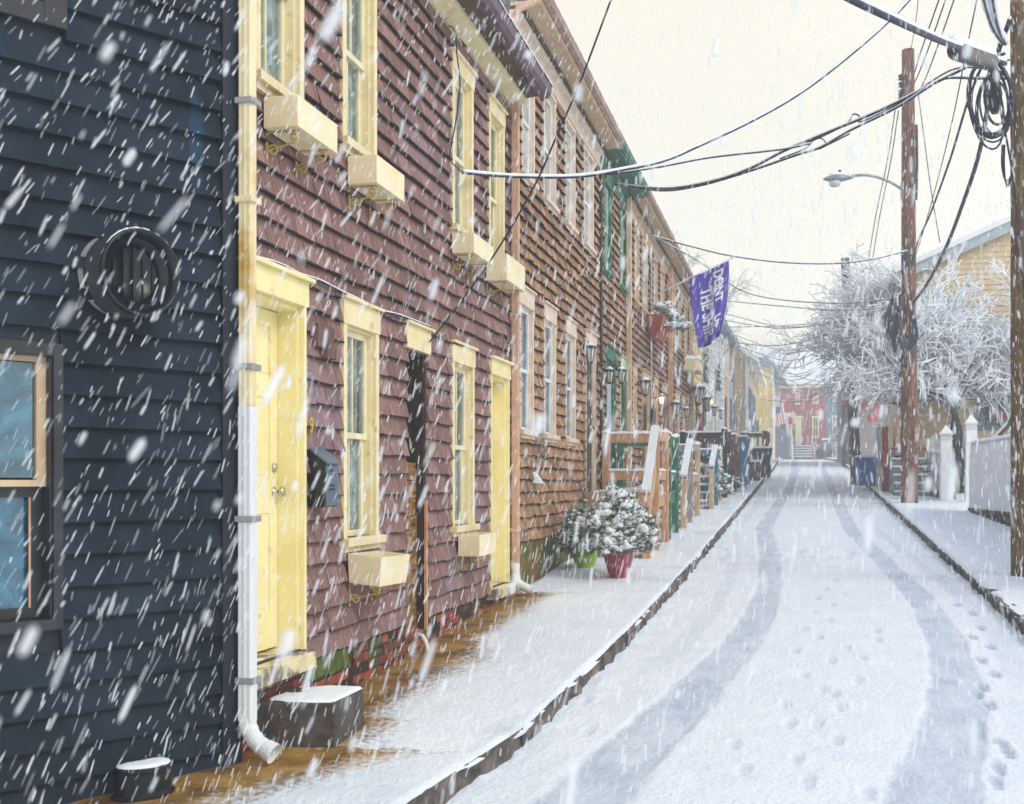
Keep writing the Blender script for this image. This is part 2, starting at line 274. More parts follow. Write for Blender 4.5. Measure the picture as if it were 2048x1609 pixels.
# ------------------------------------------------------------------ objects
ORG = {}
def thing(name, label, cat, loc=(0, 0, 0), group=None):
    o = bpy.data.objects.new(name, None); COL.objects.link(o); o.location = loc; o.empty_display_size = .2
    ORG[o.name] = tuple(loc); o['label'] = label; o['category'] = cat
    if group: o['group'] = group
    return o
class MB:
    def __init__(s): s.v = []; s.f = []; s.t = []; s.use_t = False
    def add(s, vs, fs, tone=None):
        b = len(s.v); s.v += vs; s.f += [tuple(i + b for i in f) for f in fs]
        if tone is not None: s.use_t = True
        s.t += [tone if tone is not None else .5] * len(vs)
    def box(s, x0, x1, y0, y1, z0, z1, tone=None, jit=0):
        x0, x1 = sorted((x0, x1)); y0, y1 = sorted((y0, y1)); z0, z1 = sorted((z0, z1))
        vs = [(x, y, z) for z in (z0, z1) for x, y in ((x0, y0), (x1, y0), (x1, y1), (x0, y1))]
        if jit: vs = [(a + rnd.uniform(-jit, jit), b + rnd.uniform(-jit, jit), c + rnd.uniform(-jit, jit)) for a, b, c in vs]
        s.add(vs, [(3, 2, 1, 0), (4, 5, 6, 7), (0, 1, 5, 4), (1, 2, 6, 5), (2, 3, 7, 6), (3, 0, 4, 7)], tone)
        return s
    def hexa(s, bot, top, tone=None):
        s.add(list(bot) + list(top), [(3, 2, 1, 0), (4, 5, 6, 7), (0, 1, 5, 4), (1, 2, 6, 5), (2, 3, 7, 6), (3, 0, 4, 7)], tone); return s
    def beam(s, p, q, w, h, tone=None):    # rectangular bar, h measured upward-ish
        p, q = Vector(p), Vector(q); d = (q - p).normalized()
        side = d.cross(Vector((0, 0, 1)))
        if side.length < .05: side = Vector((1, 0, 0))
        side.normalize(); up = side.cross(d).normalized()
        a = side * w / 2; b = up * h / 2
        s.hexa([tuple(p - a - b), tuple(p + a - b), tuple(q + a - b), tuple(q - a - b)], [tuple(p - a + b), tuple(p + a + b), tuple(q + a + b), tuple(q - a + b)], tone); return s
    def tube(s, pts, rs, n=8, cap=True):
        pts = [Vector(p) for p in pts]
        if not isinstance(rs, (list, tuple)): rs = [rs] * len(pts)
        b = len(s.v); k = len(pts); prev = None; vs = []
        for i, p in enumerate(pts):
            d = (pts[min(i + 1, k - 1)] - pts[max(i - 1, 0)]).normalized()
            if prev is None:
                u = d.cross(Vector((0, 0, 1)));
                if u.length < .1: u = d.cross(Vector((1, 0, 0)))
            else: u = prev - d * prev.dot(d)
            u.normalize(); prev = u; v = d.cross(u)
            for j in range(n):
                a = 2 * math.pi * j / n; vs.append(tuple(p + (u * math.cos(a) + v * math.sin(a)) * rs[i]))
        fs = [(i * n + j, i * n + (j + 1) % n, (i + 1) * n + (j + 1) % n, (i + 1) * n + j) for i in range(k - 1) for j in range(n)]
        if cap: fs += [tuple(range(n))[::-1], tuple((k - 1) * n + j for j in range(n))]
        s.add(vs, fs); return s
    def lathe(s, c, prof, n=24, axis='z'):
        vs = []
        for r, h in prof:
            for j in range(n):
                a = 2 * math.pi * j / n
                q = (r * math.cos(a), r * math.sin(a), h)
                if axis == 'x': q = (h, q[0], q[1])
                vs.append((c[0] + q[0], c[1] + q[1], c[2] + q[2]))
        k = len(prof)
        fs = [(i * n + j, i * n + (j + 1) % n, (i + 1) * n + (j + 1) % n, (i + 1) * n + j) for i in range(k - 1) for j in range(n)]
        fs += [tuple(range(n))[::-1], tuple((k - 1) * n + j for j in range(n))]
        s.add(vs, fs); return s
    def prism_y(s, prof, y0, y1):          # profile (x,z) extruded along y
        n = len(prof); vs = [(x, y0, z) for x, z in prof] + [(x, y1, z) for x, z in prof]
        s.add(vs, [tuple(range(n)), tuple(range(n, 2 * n))[::-1]] + [(i, i + n, (i + 1) % n + n, (i + 1) % n) for i in range(n)]); return s
    def xf(s, fn): s.v = [fn(*v) for v in s.v]; return s
    def build(s, name, m, parent=None, smooth=False, label=None, cat=None, group=None, kind=None, bevel=0):
        o_ = ORG[parent.name] if parent is not None else (0, 0, 0)
        if parent is None and kind is None and s.v:
            a = np.array(s.v); o_ = (float(a[:, 0].mean()), float(a[:, 1].mean()), float(a[:, 2].min()))
        me = bpy.data.meshes.new(name)
        me.from_pydata([(x - o_[0], y - o_[1], z - o_[2]) for x, y, z in s.v], [], s.f)
        if s.use_t:
            at_ = me.attributes.new('tone', 'FLOAT', 'POINT'); at_.data.foreach_set('value', s.t)
        me.materials.append(m)
        if smooth: me.polygons.foreach_set('use_smooth', [True] * len(me.polygons))
        me.update()
        o = bpy.data.objects.new(name, me); COL.objects.link(o)
        if parent is not None: o.parent = parent
        else: o.location = o_
        ORG[o.name] = o_
        if bevel:
            b = o.modifiers.new('bevel', 'BEVEL'); b.width = bevel; b.segments = 2; b.limit_method = 'ANGLE'
        for k, v in (('label', label), ('category', cat), ('group', group), ('kind', kind)):
            if v: o[k] = v
        return o

# ------------------------------------------------------------------ ground
def interp(tab, y):
    for (a, b), (c, d) in zip(tab, tab[1:]):
        if y <= c: return b + (d - b) * max(0, (y - a)) / (c - a) if y > a else b
    return tab[-1][1]
KL = [(3, -1.98), (5.4, -1.74), (7, -1.5), (10.7, -1.36), (16.4, -1.25), (32, -1.08), (50, -.88), (60, -.85), (110, -.85)]
def kl(y): return interp(KL, y)
KR = 1.87
def vnoise(x, y, s, seed=0):
    x = x * s + seed * 17.3; y = y * s + seed * 9.1
    xi = np.floor(x); yi = np.floor(y); fx = x - xi; fy = y - yi
    fx = fx * fx * (3 - 2 * fx); fy = fy * fy * (3 - 2 * fy)
    def h(a, b): return np.modf(np.abs(np.sin(a * 127.1 + b * 311.7 + seed) * 43758.5453))[0]
    return (h(xi, yi) * (1 - fx) + h(xi + 1, yi) * fx) * (1 - fy) + (h(xi, yi + 1) * (1 - fx) + h(xi + 1, yi + 1) * fx) * fy
def fbm(x, y, s, o=4, seed=0): return sum(vnoise(x, y, s * 2 ** i, seed + i) / 2 ** i for i in range(o)) / 1.9
GZ = np.vectorize(gz); KLv = np.vectorize(kl)
def grid_obj(name, xs_fn, U, ys, zfn, m, kind='structure', smooth=True):
    """sheet whose rows run across (u in 0..1) and whose columns follow y"""
    Y, UU = np.meshgrid(ys, U, indexing='ij'); X = xs_fn(UU, Y)
    Z, wear, bare = zfn(X, Y)
    v = np.stack([X, Y, Z], -1).reshape(-1, 3); ny, nx = Y.shape
    i = (np.arange(ny - 1)[:, None] * nx + np.arange(nx - 1)[None]).reshape(-1)
    f = np.stack([i, i + 1, i + nx + 1, i + nx], -1)
    me = bpy.data.meshes.new(name); me.from_pydata(v.tolist(), [], f.tolist())
    for nme, a in (('wear', wear), ('bare', bare)):
        t = me.attributes.new(nme, 'FLOAT', 'POINT'); t.data.foreach_set('value', np.ascontiguousarray(a.reshape(-1), dtype=np.float32))
    me.materials.append(m); me.polygons.foreach_set('use_smooth', [True] * len(me.polygons)); me.update()
    o = bpy.data.objects.new(name, me); COL.objects.link(o); o['kind'] = kind; ORG[o.name] = (0, 0, 0)
    return o
def ys_log(a, b, k):
    n = int(math.log(b / a) / k); return a * (b / a) ** (np.arange(n + 1) / n)

def c8(x, y): return (1100 + x * .4629, 900 + y * .4629)
trackL = [(1050, 150, .30), (985, 235, .30), (925, 335, .32), (945, 450, .30), (950, 570, .30), (905, 720, .33), (800, 870, .38), (610, 1065, .42), (410, 1255, .45), (230, 1420, .48), (120, 1530, .5)]
trackR = [(1215, 150, .26), (1250, 240, .28), (1300, 350, .28), (1400, 440, .28), (1500, 540, .29), (1640, 690, .32), (1720, 840, .35), (1758, 1000, .38), (1745, 1200, .44), (1680, 1400, .50), (1640, 1532, .52)]
def track_tab(t):
    r = []
    for x, y, wd in t:
        p = road_pt(*c8(x, y)); r.append((p[1], p[0], wd))
    r.sort(); r.append((62, r[-1][1] + .0, r[-1][2])); return r
TL, TR = track_tab(trackL), track_tab(trackR)
def tline(T, y):
    a = np.array(T); return np.interp(y, a[:, 0], a[:, 1]), np.interp(y, a[:, 0], a[:, 2])
feet_d = [(1700, 545), (1755, 665), (1820, 700), (1855, 765), (1820, 805), (1900, 850), (1860, 905), (1915, 965), (1865, 1020), (1840, 1050), (1895, 1100), (1840, 1180), (1842, 1215), (1940, 1265), (1970, 1300), (1930, 1370), (1920, 1430)]
feet_m = [(1155, 640), (1220, 665), (1140, 700), (1210, 735), (1100, 770), (1160, 805), (1410, 780), (1415, 815), (1060, 860), (1280, 850), (1350, 895), (1215, 905), (1095, 965), (1330, 990), (1180, 1028), (1225, 1050), (1018, 1100), (1255, 1112), (1035, 1185), (1155, 1180), (795, 1270), (1240, 1250), (1065, 1330), (840, 1375), (1115, 1430), (160, 1080), (165, 1215), (1230, 560), (1190, 600), (1270, 620), (1370, 1475)]
FEET = [(road_pt(*c8(*p)), .95) for p in feet_d] + [(road_pt(*c8(*p)), .42) for p in feet_m]
def road_z(X, Y):
    base = GZ(Y) - .11
    z = base + (fbm(X, Y, 1.3, 5, 3) - .5) * .030 + (fbm(X, Y, 9, 3, 5) - .5) * .012
    wear = np.zeros_like(X)
    wob = (fbm(X * 0, Y, 2.2, 3, 8) - .5) * .06
    for T, sd_ in ((TL, 1), (TR, 2)):
        cx, wd = tline(T, Y); d = np.abs(X - cx - wob) / (wd * .44)
        k = np.clip((1.15 - d + (fbm(X, Y, 7, 3, 15) - .5) * .22) / .28, 0, 1); k = k * k * (3 - 2 * k)
        z = z * (1 - k) + (base - .004 + (fbm(X, Y, 18, 3, 9) - .5) * .008) * k
        rim = np.exp(-((d - 1.28) / .18) ** 2) * .0015; z = z + rim
        wear = np.maximum(wear, k * (.44 + .75 * (fbm(X * 2.2, Y * .7, 4.0, 5, 11 + sd_) - .3)))
        d2 = np.abs(X - cx - wob + (.46 if sd_ == 1 else -.42)) / (wd * .30)
        fade = np.clip((Y - 7) / 4, 0, 1) * (.42 if sd_ == 2 else .32)
        k2 = np.clip((1.1 - d2) / .5, 0, 1) * fade; z = z - k2 * .003; wear = np.maximum(wear, k2 * .6)
    # churned bands across the road, gutter strip along the kerb
    for yb, hw in ((17.8, .9), (28.5, .5), (27.0, .3)):
        k = np.exp(-((Y - yb) / hw) ** 2); z = z + k * (fbm(X, Y * .6, 7, 4, 21) - .5) * .07; wear = np.maximum(wear, k * .30 * (fbm(X, Y, 6, 3, 22) > .55))
    for (fx, fy), s in FEET:
        big = 1.0 + .012 * fy
        m_ = (np.abs(Y - fy) < .5) & (np.abs(X - fx) < .4)
        if not m_.any(): continue
        xx, yy = X[m_] - fx, Y[m_] - fy
        q = (xx / (.040 * big)) ** 2 + (yy / (.10 * big)) ** 2
        q2 = (xx / (.032 * big)) ** 2 + ((yy + .12) / (.04 * big)) ** 2
        n_ = fbm(X[m_], Y[m_], 22, 3, 31) - .5
        k = np.clip(1.3 - np.minimum(q, q2) + n_ * .9, 0, 1)
        z[m_] -= k * (.002 + .016 * s); z[m_] += np.exp(-((q - 1.7) / .5) ** 2) * .003
        wear[m_] = np.maximum(wear[m_], k * (s * .95 if s > .6 else .34))
    edge = np.clip(1 - (X - KLv(Y)) / .22, 0, 1); z += edge * .07 * np.maximum(0, fbm(X, Y, 7, 3, 41) - .45)
    edge = np.clip(1 - (KR - X) / .22, 0, 1); z += edge * .07 * np.maximum(0, fbm(X, Y, 7, 3, 42) - .45)
    return z, np.clip(wear, 0, 1), np.zeros_like(X)
grid_obj('road', lambda U, Y: KLv(Y) - .03 + (KR + .03 - KLv(Y) + .03) * U, np.linspace(0, 1, 250), ys_log(4.2, 100, .0075), road_z, M['roadsnow'])

# dark house wall line (front wall turned 31 degrees off the street)
CORN = (-2.83, 5.97); DW = (math.sin(R(31)), math.cos(R(31))); DN = (math.cos(R(31)), -math.sin(R(31)))
def walk_z(X, Y):
    lip = np.clip((KLv(Y) - X) / .05, 0, 1) ** .5
    z = GZ(Y) - .035 * (1 - lip) + (fbm(X, Y, 1.1, 5, 51) - .5) * .03 * lip + (fbm(X, Y, 11, 3, 52) - .5) * .012 * lip + .012
    # strip of wet paving along the walls
    dwall = X + A0
    dark = (X - CORN[0]) * DN[0] + (Y - CORN[1]) * DN[1]
    dist = np.where(Y < CORN[1] + .4, np.minimum(dark, np.where(Y > CORN[1] - .3, dwall + .25, 9)), dwall)
    wid = .46 + .30 * (fbm(X, Y, .9, 3, 55) - .5)
    wid = np.where(Y < 7.0, .58 + .25 * (fbm(X, Y, 1.2, 3, 57) - .5), wid)
    wid = np.where(Y > 12.6, .06 + .10 * (fbm(X, Y, 1.5, 3, 56) - .4), wid)
    wid = np.where((Y > 8.6) & (Y < 9.6), wid + .08, wid)
    t = dist / np.maximum(wid, .02)
    bare = np.clip(1.5 - t * 1.0, 0, 1)
    # small bare patches: two round metal caps, a joint crossing the pavement
    for (px, py, r_) in ((745, 1492, .075), (662, 1504, .07)):
        gx, gy, _ = gnd(px, py, 0.0)
        q = ((X - gx) ** 2 + (Y - gy) ** 2) / r_ ** 2; k = np.clip(1.3 - q, 0, 1); z = z - k * .015
    jx = np.exp(-((Y - 9.05 - .05 * X) / .035) ** 2) * np.clip((-1.75 - X) / .5, 0, 1); bare = np.maximum(bare, jx * .75 * (fbm(X, Y, 4, 3, 60) > .42)); z -= jx * .012
    jx = np.exp(-((Y - 12.55) / .05) ** 2) * np.clip((-2.0 - X) / .3, 0, 1); bare = np.maximum(bare, jx * .6); z -= jx * .02
    jx = np.exp(-((Y - 5.85 - .1 * X) / .03) ** 2); z -= jx * .008
    wear = np.clip((fbm(X, Y, 1.6, 4, 61) - .62) * 2.2, 0, .35)
    nearw = np.clip(1.25 - (Y - 4.5) / 1.4, 0, 1) * np.clip(1.4 - dist / 1.4, 0, 1); wear = np.maximum(wear, nearw * .65 * fbm(X, Y, 5, 4, 63))
    z = z - .02 * bare
    return z, wear, bare
def wx(U, Y):
    edge = KLv(Y) + (fbm(Y * 0, Y, 3.5, 4, 70) - .5) * .05
    left = np.where(Y < 6.3, -7.0, -3.0)
    return left + (edge - left) * U ** .8
grid_obj('left_pavement', wx, np.linspace(0, 1, 190), ys_log(3.0, 78, .009), walk_z, M['walksnow'])
def rw(X, Y):
    lip = np.clip((X - KR) / .05, 0, 1) ** .5
    z = GZ(Y) - .03 * (1 - lip) + .012 + (fbm(X, Y, .8, 5, 71) - .5) * .05 * lip + (fbm(X, Y, 8, 3, 72) - .5) * .015 * lip
    for (fx, fy) in [gnd(1990, 1085)[:2], gnd(1960, 1110)[:2], gnd(1945, 1075)[:2], gnd(2005, 1150)[:2], gnd(1985, 1180)[:2]]:
        q = ((X - fx) / .07) ** 2 + ((Y - fy) / .18) ** 2; z = z - np.clip(1.3 - q, 0, 1) * .03
    z = z + np.clip((X - 3.4) / 1.5, 0, 1) * .12
    return z, np.clip((fbm(X, Y, 1.6, 4, 73) - .66) * 2, 0, .3), np.zeros_like(X)
grid_obj('right_pavement', lambda U, Y: KR + (fbm(Y * 0, Y, 3.5, 4, 75) - .5) * .05 + (9.5 - KR) * U ** 2.2, np.linspace(0, 1, 130), ys_log(5.0, 100, .010), rw, M['walksnow'])
g = MB()
ysg = [-60, 0, 20, 40, 58, 70, 85, 100, 300, 900]
for a, b in zip(ysg, ysg[1:]):
    za, zb = [(gz(t) if t > -5 else -1.0) - .16 for t in (a, b)]
    g.add([(-500, a, za), (500, a, za), (500, b, zb), (-500, b, zb)], [(0, 1, 2, 3)])
g.build('ground', M['snow'], kind='structure')
# kerbs: individual granite blocks
for nm, sgn in (('left_kerb', -1), ('right_kerb', 1)):
    g = MB(); y = 3.1
    while y < 60:
        ln = rnd.uniform(.9, 1.7); x0 = kl(y) if sgn < 0 else KR; x1 = kl(y + ln) if sgn < 0 else KR
        off = rnd.uniform(-.006, .006); t = rnd.random()
        n = max(3, int(ln / .12)); prev = None
        for i in range(n):                 # broken, rough outer face
            ya = y + (ln - .02) * i / n; yb = y + (ln - .02) * (i + 1) / n
            fa = prev if prev is not None else rnd.uniform(-.022, .02); fb = rnd.uniform(-.022, .02); prev = fb
            xa = (x0 + (x1 - x0) * (ya - y) / ln) + off; xb = (x0 + (x1 - x0) * (yb - y) / ln) + off
            s_ = 1 if sgn < 0 else -1
            zt = [gz(ya) - .006, gz(yb) - .006]
            o1, o2 = xa + s_ * (.012 + fa), xb + s_ * (.012 + fb); i1, i2 = xa - s_ * .11, xb - s_ * .11
            g.hexa([(i1, ya, zt[0] - .3), (o1 + s_ * rnd.uniform(0, .01), ya, zt[0] - .3), (o2, yb, zt[1] - .3), (i2, yb, zt[1] - .3)],
                   [(i1, ya, zt[0]), (o1 - s_ * .008, ya, zt[0]), (o2 - s_ * .008, yb, zt[1]), (i2, yb, zt[1])], min(1, max(0, t + rnd.uniform(-.15, .15))))
        y += ln
    g.build(nm, M['stone'], kind='structure')

# ------------------------------------------------------------------ wall and shingle builders
def wall_cells(mb, X, y0, y1, z0, z1, holes, th=.12):
    ys = sorted({y0, y1, *[min(max(h[i], y0), y1) for h in holes for i in (0, 1)]}); zs = sorted({z0, z1, *[min(max(h[i], z0), z1) for h in holes for i in (2, 3)]})
    for a, b in zip(ys, ys[1:]):
        for c, d in zip(zs, zs[1:]):
            m1, m2 = (a + b) / 2, (c + d) / 2
            if any(h[0] < m1 < h[1] and h[2] < m2 < h[3] for h in holes): continue
            mb.add([(X, a, c), (X, b, c), (X, b, d), (X, a, d), (X - th, a, c), (X - th, b, c), (X - th, b, d), (X - th, a, d)], [(0, 1, 2, 3), (7, 6, 5, 4)])
    for h in holes:
        a, b, c, d = h[:4]
        mb.add([(X, a, c), (X, b, c), (X, b, d), (X, a, d), (X - th, a, c), (X - th, b, c), (X - th, b, d), (X - th, a, d)],
               [(0, 4, 5, 1), (1, 5, 6, 2), (2, 6, 7, 3), (3, 7, 4, 0)])
def shingles(X, y0, y1, z0, z1, holes, ex=.14, wmin=.09, wmax=.2, th=.02, ragged=.008, tilt=0):
    mb = MB(); z = z0; k = 0
    while z < z1:
        zt = min(z + ex, z1); y = y0 - rnd.uniform(0, wmax)
        sag = rnd.uniform(-.004, .004)
        while y < y1:
            wd = rnd.uniform(wmin, wmax); a, b = max(y, y0), min(y + wd - rnd.uniform(.002, .006), y1); y += wd
            if b - a < .012: continue
            pieces = [(a, b, z, zt)]
            for h in holes:
                nw = []
                for (p, q, r, s) in pieces:
                    h = h[4:] if len(h) > 4 else h
                    if q <= h[0] or p >= h[1] or s <= h[2] or r >= h[3]: nw.append((p, q, r, s)); continue
                    if p < h[0] - .006: nw.append((p, h[0], r, s))
                    if q > h[1] + .006: nw.append((h[1], q, r, s))
                    m1, m2 = max(p, h[0]), min(q, h[1])
                    if r < h[2] - .01: nw.append((m1, m2, r, h[2]))
                    if s > h[3] + .01: nw.append((m1, m2, h[3], s))
                pieces = nw
            t = rnd.random(); t = t * .7 + .3 * rnd.random()
            lift = rnd.uniform(0, .006) + (rnd.random() < .03) * .012
            for (p, q, r, s) in pieces:
                dz = rnd.uniform(-ragged, ragged) + sag if r == z else 0; dq = dz + rnd.uniform(-.5, .5) * ragged
                f0 = (r - z) / ex; f1 = (s - z) / ex
                xa = X + .004 + (th + lift) * (1 - f0) ; xb = X + .004 + (th + lift) * (1 - f1)
                mb.add([(xa, p, r + dz + .004), (xa, q, r + dq + .004), (xb, q, s), (xb, p, s), (X, p, r + dz), (X, q, r + dq), (X, q, s), (X, p, s)],
                       [(0, 1, 2, 3), (0, 3, 7, 4), (1, 5, 6, 2)], t)
                mb.add([(xa, p, r + dz + .004), (xa, q, r + dq + .004), (xa - .003, p, r + dz - .004), (xa - .003, q, r + dq - .004), (X, p, r + dz - .002), (X, q, r + dq - .002)], [(0, 2, 3, 1), (2, 4, 5, 3)], -.75)  # butt faces painted near-black to stand for the shadow under each course
        z += ex; k += 1
    return mb
def bx_curtain(X, y0, y1, z0, z1):
    mb = MB(); n = max(8, int((y1 - y0) / .02)); vs = []
    for i in range(n + 1):
        y = y0 + (y1 - y0) * i / n; x = X - .012 + .009 * math.sin(i * 1.3) + .003 * math.sin(i * 3.1)
        vs += [(x, y, z0), (x, y, z1)]
    mb.add(vs, [(2 * i, 2 * i + 2, 2 * i + 3, 2 * i + 1) for i in range(n)]); return mb

def window(parent, X, y0, y1, z0, z1, trim, sashm, lh=.16, cw=.06, sh=.07, rec=.055, cap=True, curt='curtain', gl='glass', muntin=True, label=None, proud=.035):
    """double-hung window; returns its hole in the wall"""
    hole = (y0 + cw, y1 - cw, z0 + sh, z1 - lh)
    a, b, c, d = hole
    m = MB()
    m.box(X - .01, X + proud, y0, y0 + cw, z0 + sh, z1 - lh); m.box(X - .01, X + proud, y1 - cw, y1, z0 + sh, z1 - lh)
    m.box(X - rec - .03, X + .002, a, a + .018, c, d); m.box(X - rec - .03, X + .002, b - .018, b, c, d); m.box(X - rec - .03, X + .002, a + .018, b - .018, d - .018, d)
    wdw = m.build('window', trim, parent, label=label, bevel=.003)
    l = MB().box(X - .012, X + proud + .006, y0 - .012, y1 + .012, z1 - lh, z1 - .022)
    if cap: l.box(X - .012, X + proud + .032, y0 - .03, y1 + .03, z1 - .022, z1)
    l.build('lintel', trim, wdw, bevel=.003)
    s = MB().box(X - .02, X + proud + .045, y0 - .03, y1 + .03, z0 + sh * .25, z0 + sh); s.box(X - .012, X + proud + .01, y0 - .005, y1 + .005, z0 - .02, z0 + sh * .25)
    s.box(X - rec - .03, X - .02, a, b, z0 + sh - .012, z0 + sh)
    s.build('sill', trim, wdw, bevel=.003)
    zm = c + (d - c) * .48; fw = .04
    for (xs, za, zb) in ((X - rec * .55, zm - .012, d - .018), (X - rec, c, zm + .03)):
        s = MB(); aa, bb = a + .018, b - .018
        s.box(xs - .03, xs, aa, aa + fw, za, zb); s.box(xs - .03, xs, bb - fw, bb, za, zb)
        s.box(xs - .03, xs, aa + fw, bb - fw, za, za + fw); s.box(xs - .03, xs, aa + fw, bb - fw, zb - fw, zb)
        if muntin and bb - aa > .25: s.box(xs - .026, xs - .004, (aa + bb) / 2 - .009, (aa + bb) / 2 + .009, za + fw, zb - fw)
        s.build('sash', sashm, wdw, bevel=.002)
        MB().box(xs - .018, xs - .014, aa + fw - .004, bb - fw + .004, za + fw - .004, zb - fw + .004).build('pane', M[gl], wdw)
    if curt:
        bx_curtain(X - rec - .034, a + .01, b - .01, c + .02, d - .02).build('curtain', M[curt], wdw)
    return hole + (y0 - .004, y1 + .004, z0 - .004, z1 - .03)
def snowcap(x0, x1, y0, y1, z, t=.03, parent=None, name='snow_cap'):
    """lumpy soft snow lying on a rectangle"""
    nx = max(2, int(min(40, (x1 - x0) / .04))); ny = max(2, int(min(60, (y1 - y0) / .04)))
    mb = MB(); vs = []
    for j in range(ny + 1):
        for i in range(nx + 1):
            u, v = i / nx, j / ny
            e_ = min(1, min(u, 1 - u) * (x1 - x0) / .02, min(v, 1 - v) * (y1 - y0) / .02)
            h = t * (.25 + .75 * math.sqrt(max(0, e_))) * (1 + .25 * math.sin(7 * (x0 + u * (x1 - x0)) * 3 + 11 * (y0 + v * (y1 - y0))) * math.cos(9 * v + 3 * u))
            vs.append((x0 + u * (x1 - x0) + rnd.uniform(-.003, .003), y0 + v * (y1 - y0) + rnd.uniform(-.003, .003), z + h + rnd.uniform(-.1, .1) * t))
    nb = len(vs)
    fs = [(j * (nx + 1) + i, j * (nx + 1) + i + 1, (j + 1) * (nx + 1) + i + 1, (j + 1) * (nx + 1) + i) for j in range(ny) for i in range(nx)]
    ring = [i for i in range(nx + 1)] + [j * (nx + 1) + nx for j in range(1, ny + 1)] + [ny * (nx + 1) + i for i in range(nx - 1, -1, -1)] + [j * (nx + 1) for j in range(ny - 1, 0, -1)]
    for r_ in ring: vs.append((vs[r_][0], vs[r_][1], z - .003))
    k = len(ring); fs += [(ring[i], nb + i, nb + (i + 1) % k, ring[(i + 1) % k]) for i in range(k)]
    mb.add(vs, fs)
    return mb if parent is None and name is None else mb.build(name, M['snow'], parent, smooth=True)

X0 = -A0
# ================================================================== DARK HOUSE
def dw(t, out, z): return (CORN[0] - t * DW[0] + out * DN[0], CORN[1] - t * DW[1] + out * DN[1], z)
def dwpx(px, py):                          # pixel -> (t, z) on the dark wall
    d = ray(px, py); k = (CORN[0] * DN[0] + CORN[1] * DN[1]) / (d[0] * DN[0] + d[1] * DN[1])
    x, y, z = d[0] * k, d[1] * k, EH + d[2] * k
    return ((CORN[0] - x) * DW[0] + (CORN[1] - y) * DW[1], z)
dh = thing('dark_house', 'dark blue-grey clapboard house corner nearest the camera, beside the yellow downspout', 'house', (CORN[0], CORN[1], gz(CORN[1])))
def dbox(mb, t0, t1, o0, o1, z0, z1):
    mb.hexa([dw(t1, o0, z0), dw(t1, o1, z0), dw(t0, o1, z0), dw(t0, o0, z0)], [dw(t1, o0, z1), dw(t1, o1, z1), dw(t0, o1, z1), dw(t0, o0, z1)]); return mb
wt, wz1 = dwpx(118, 690); _, wz0 = dwpx(60, 1262)
ut, uz0 = dwpx(125, 66)
holes = [(wt, 9, wz0, wz1), (ut, 9, uz0, 9)]
m = MB()
T1 = 3.6
for (a, b, c, d) in ((0, wt, -.3, 6), (wt, T1, -.3, wz0), (wt, T1, wz1, uz0), (ut, T1, uz0 + 1.3, 6)):
    dbox(m, a, b, -.12, 0, c, d)
dbox(m, wt, ut, -.12, 0, uz0, 6) if ut > wt else None
m.hexa([dw(0, -.13, -.3), (-7.5, CORN[1], -.3), (-7.5, 2.0, -.3), dw(T1, -.13, -.3)], [dw(0, -.13, 6), (-7.5, CORN[1], 6), (-7.5, 2.0, 6), dw(T1, -.13, 6)])
m.build('wall', M['navytrim'], dh)
m = MB(); z = dwpx(440, 1500)[1] - .15; tboard = .105; ex = .148
while z < 5.2:
    for (a, b) in ((tboard, T1),):
        segs = [(a, b)]
        for (h0, h1, hz0, hz1) in holes:
            if z + ex > hz0 + .01 and z < hz1 - .01:
                segs = [(s0, min(s1, h0 + .0)) for s0, s1 in segs]
        for s0, s1 in segs:
            # boards with occasional butt joints, slightly uneven
            t = s0
            while t < s1 - .02:
                e_ = min(s1, t + rnd.uniform(1.6, 3.4)); dz = rnd.uniform(-.003, .003)
                m.hexa([dw(e_, .001, z + dz), dw(e_, .044, z + dz), dw(t, .044, z + dz), dw(t, .001, z + dz)], [dw(e_, .001, z + ex), dw(e_, .006, z + ex + .004), dw(t, .006, z + ex + .004), dw(t, .001, z + ex)])
                t = e_ + .002
    z += ex
m.build('siding', M['navy'], dh)
m = MB()
for k in range(26):
    z = gz(5.9) + .2 + k * ex
    for t_ in (.16, .55, .95): dbox(m, t_ + rnd.uniform(-.01, .01), t_ + .007, .020, .032, z, z + .006)
m.build('nail_heads', M['strap'], dh) if False else None
m = MB(); dbox(m, -.012, tboard, 0, .052, -.1, 6)
m.build('corner_board', M['navytrim'], dh, bevel=.004)
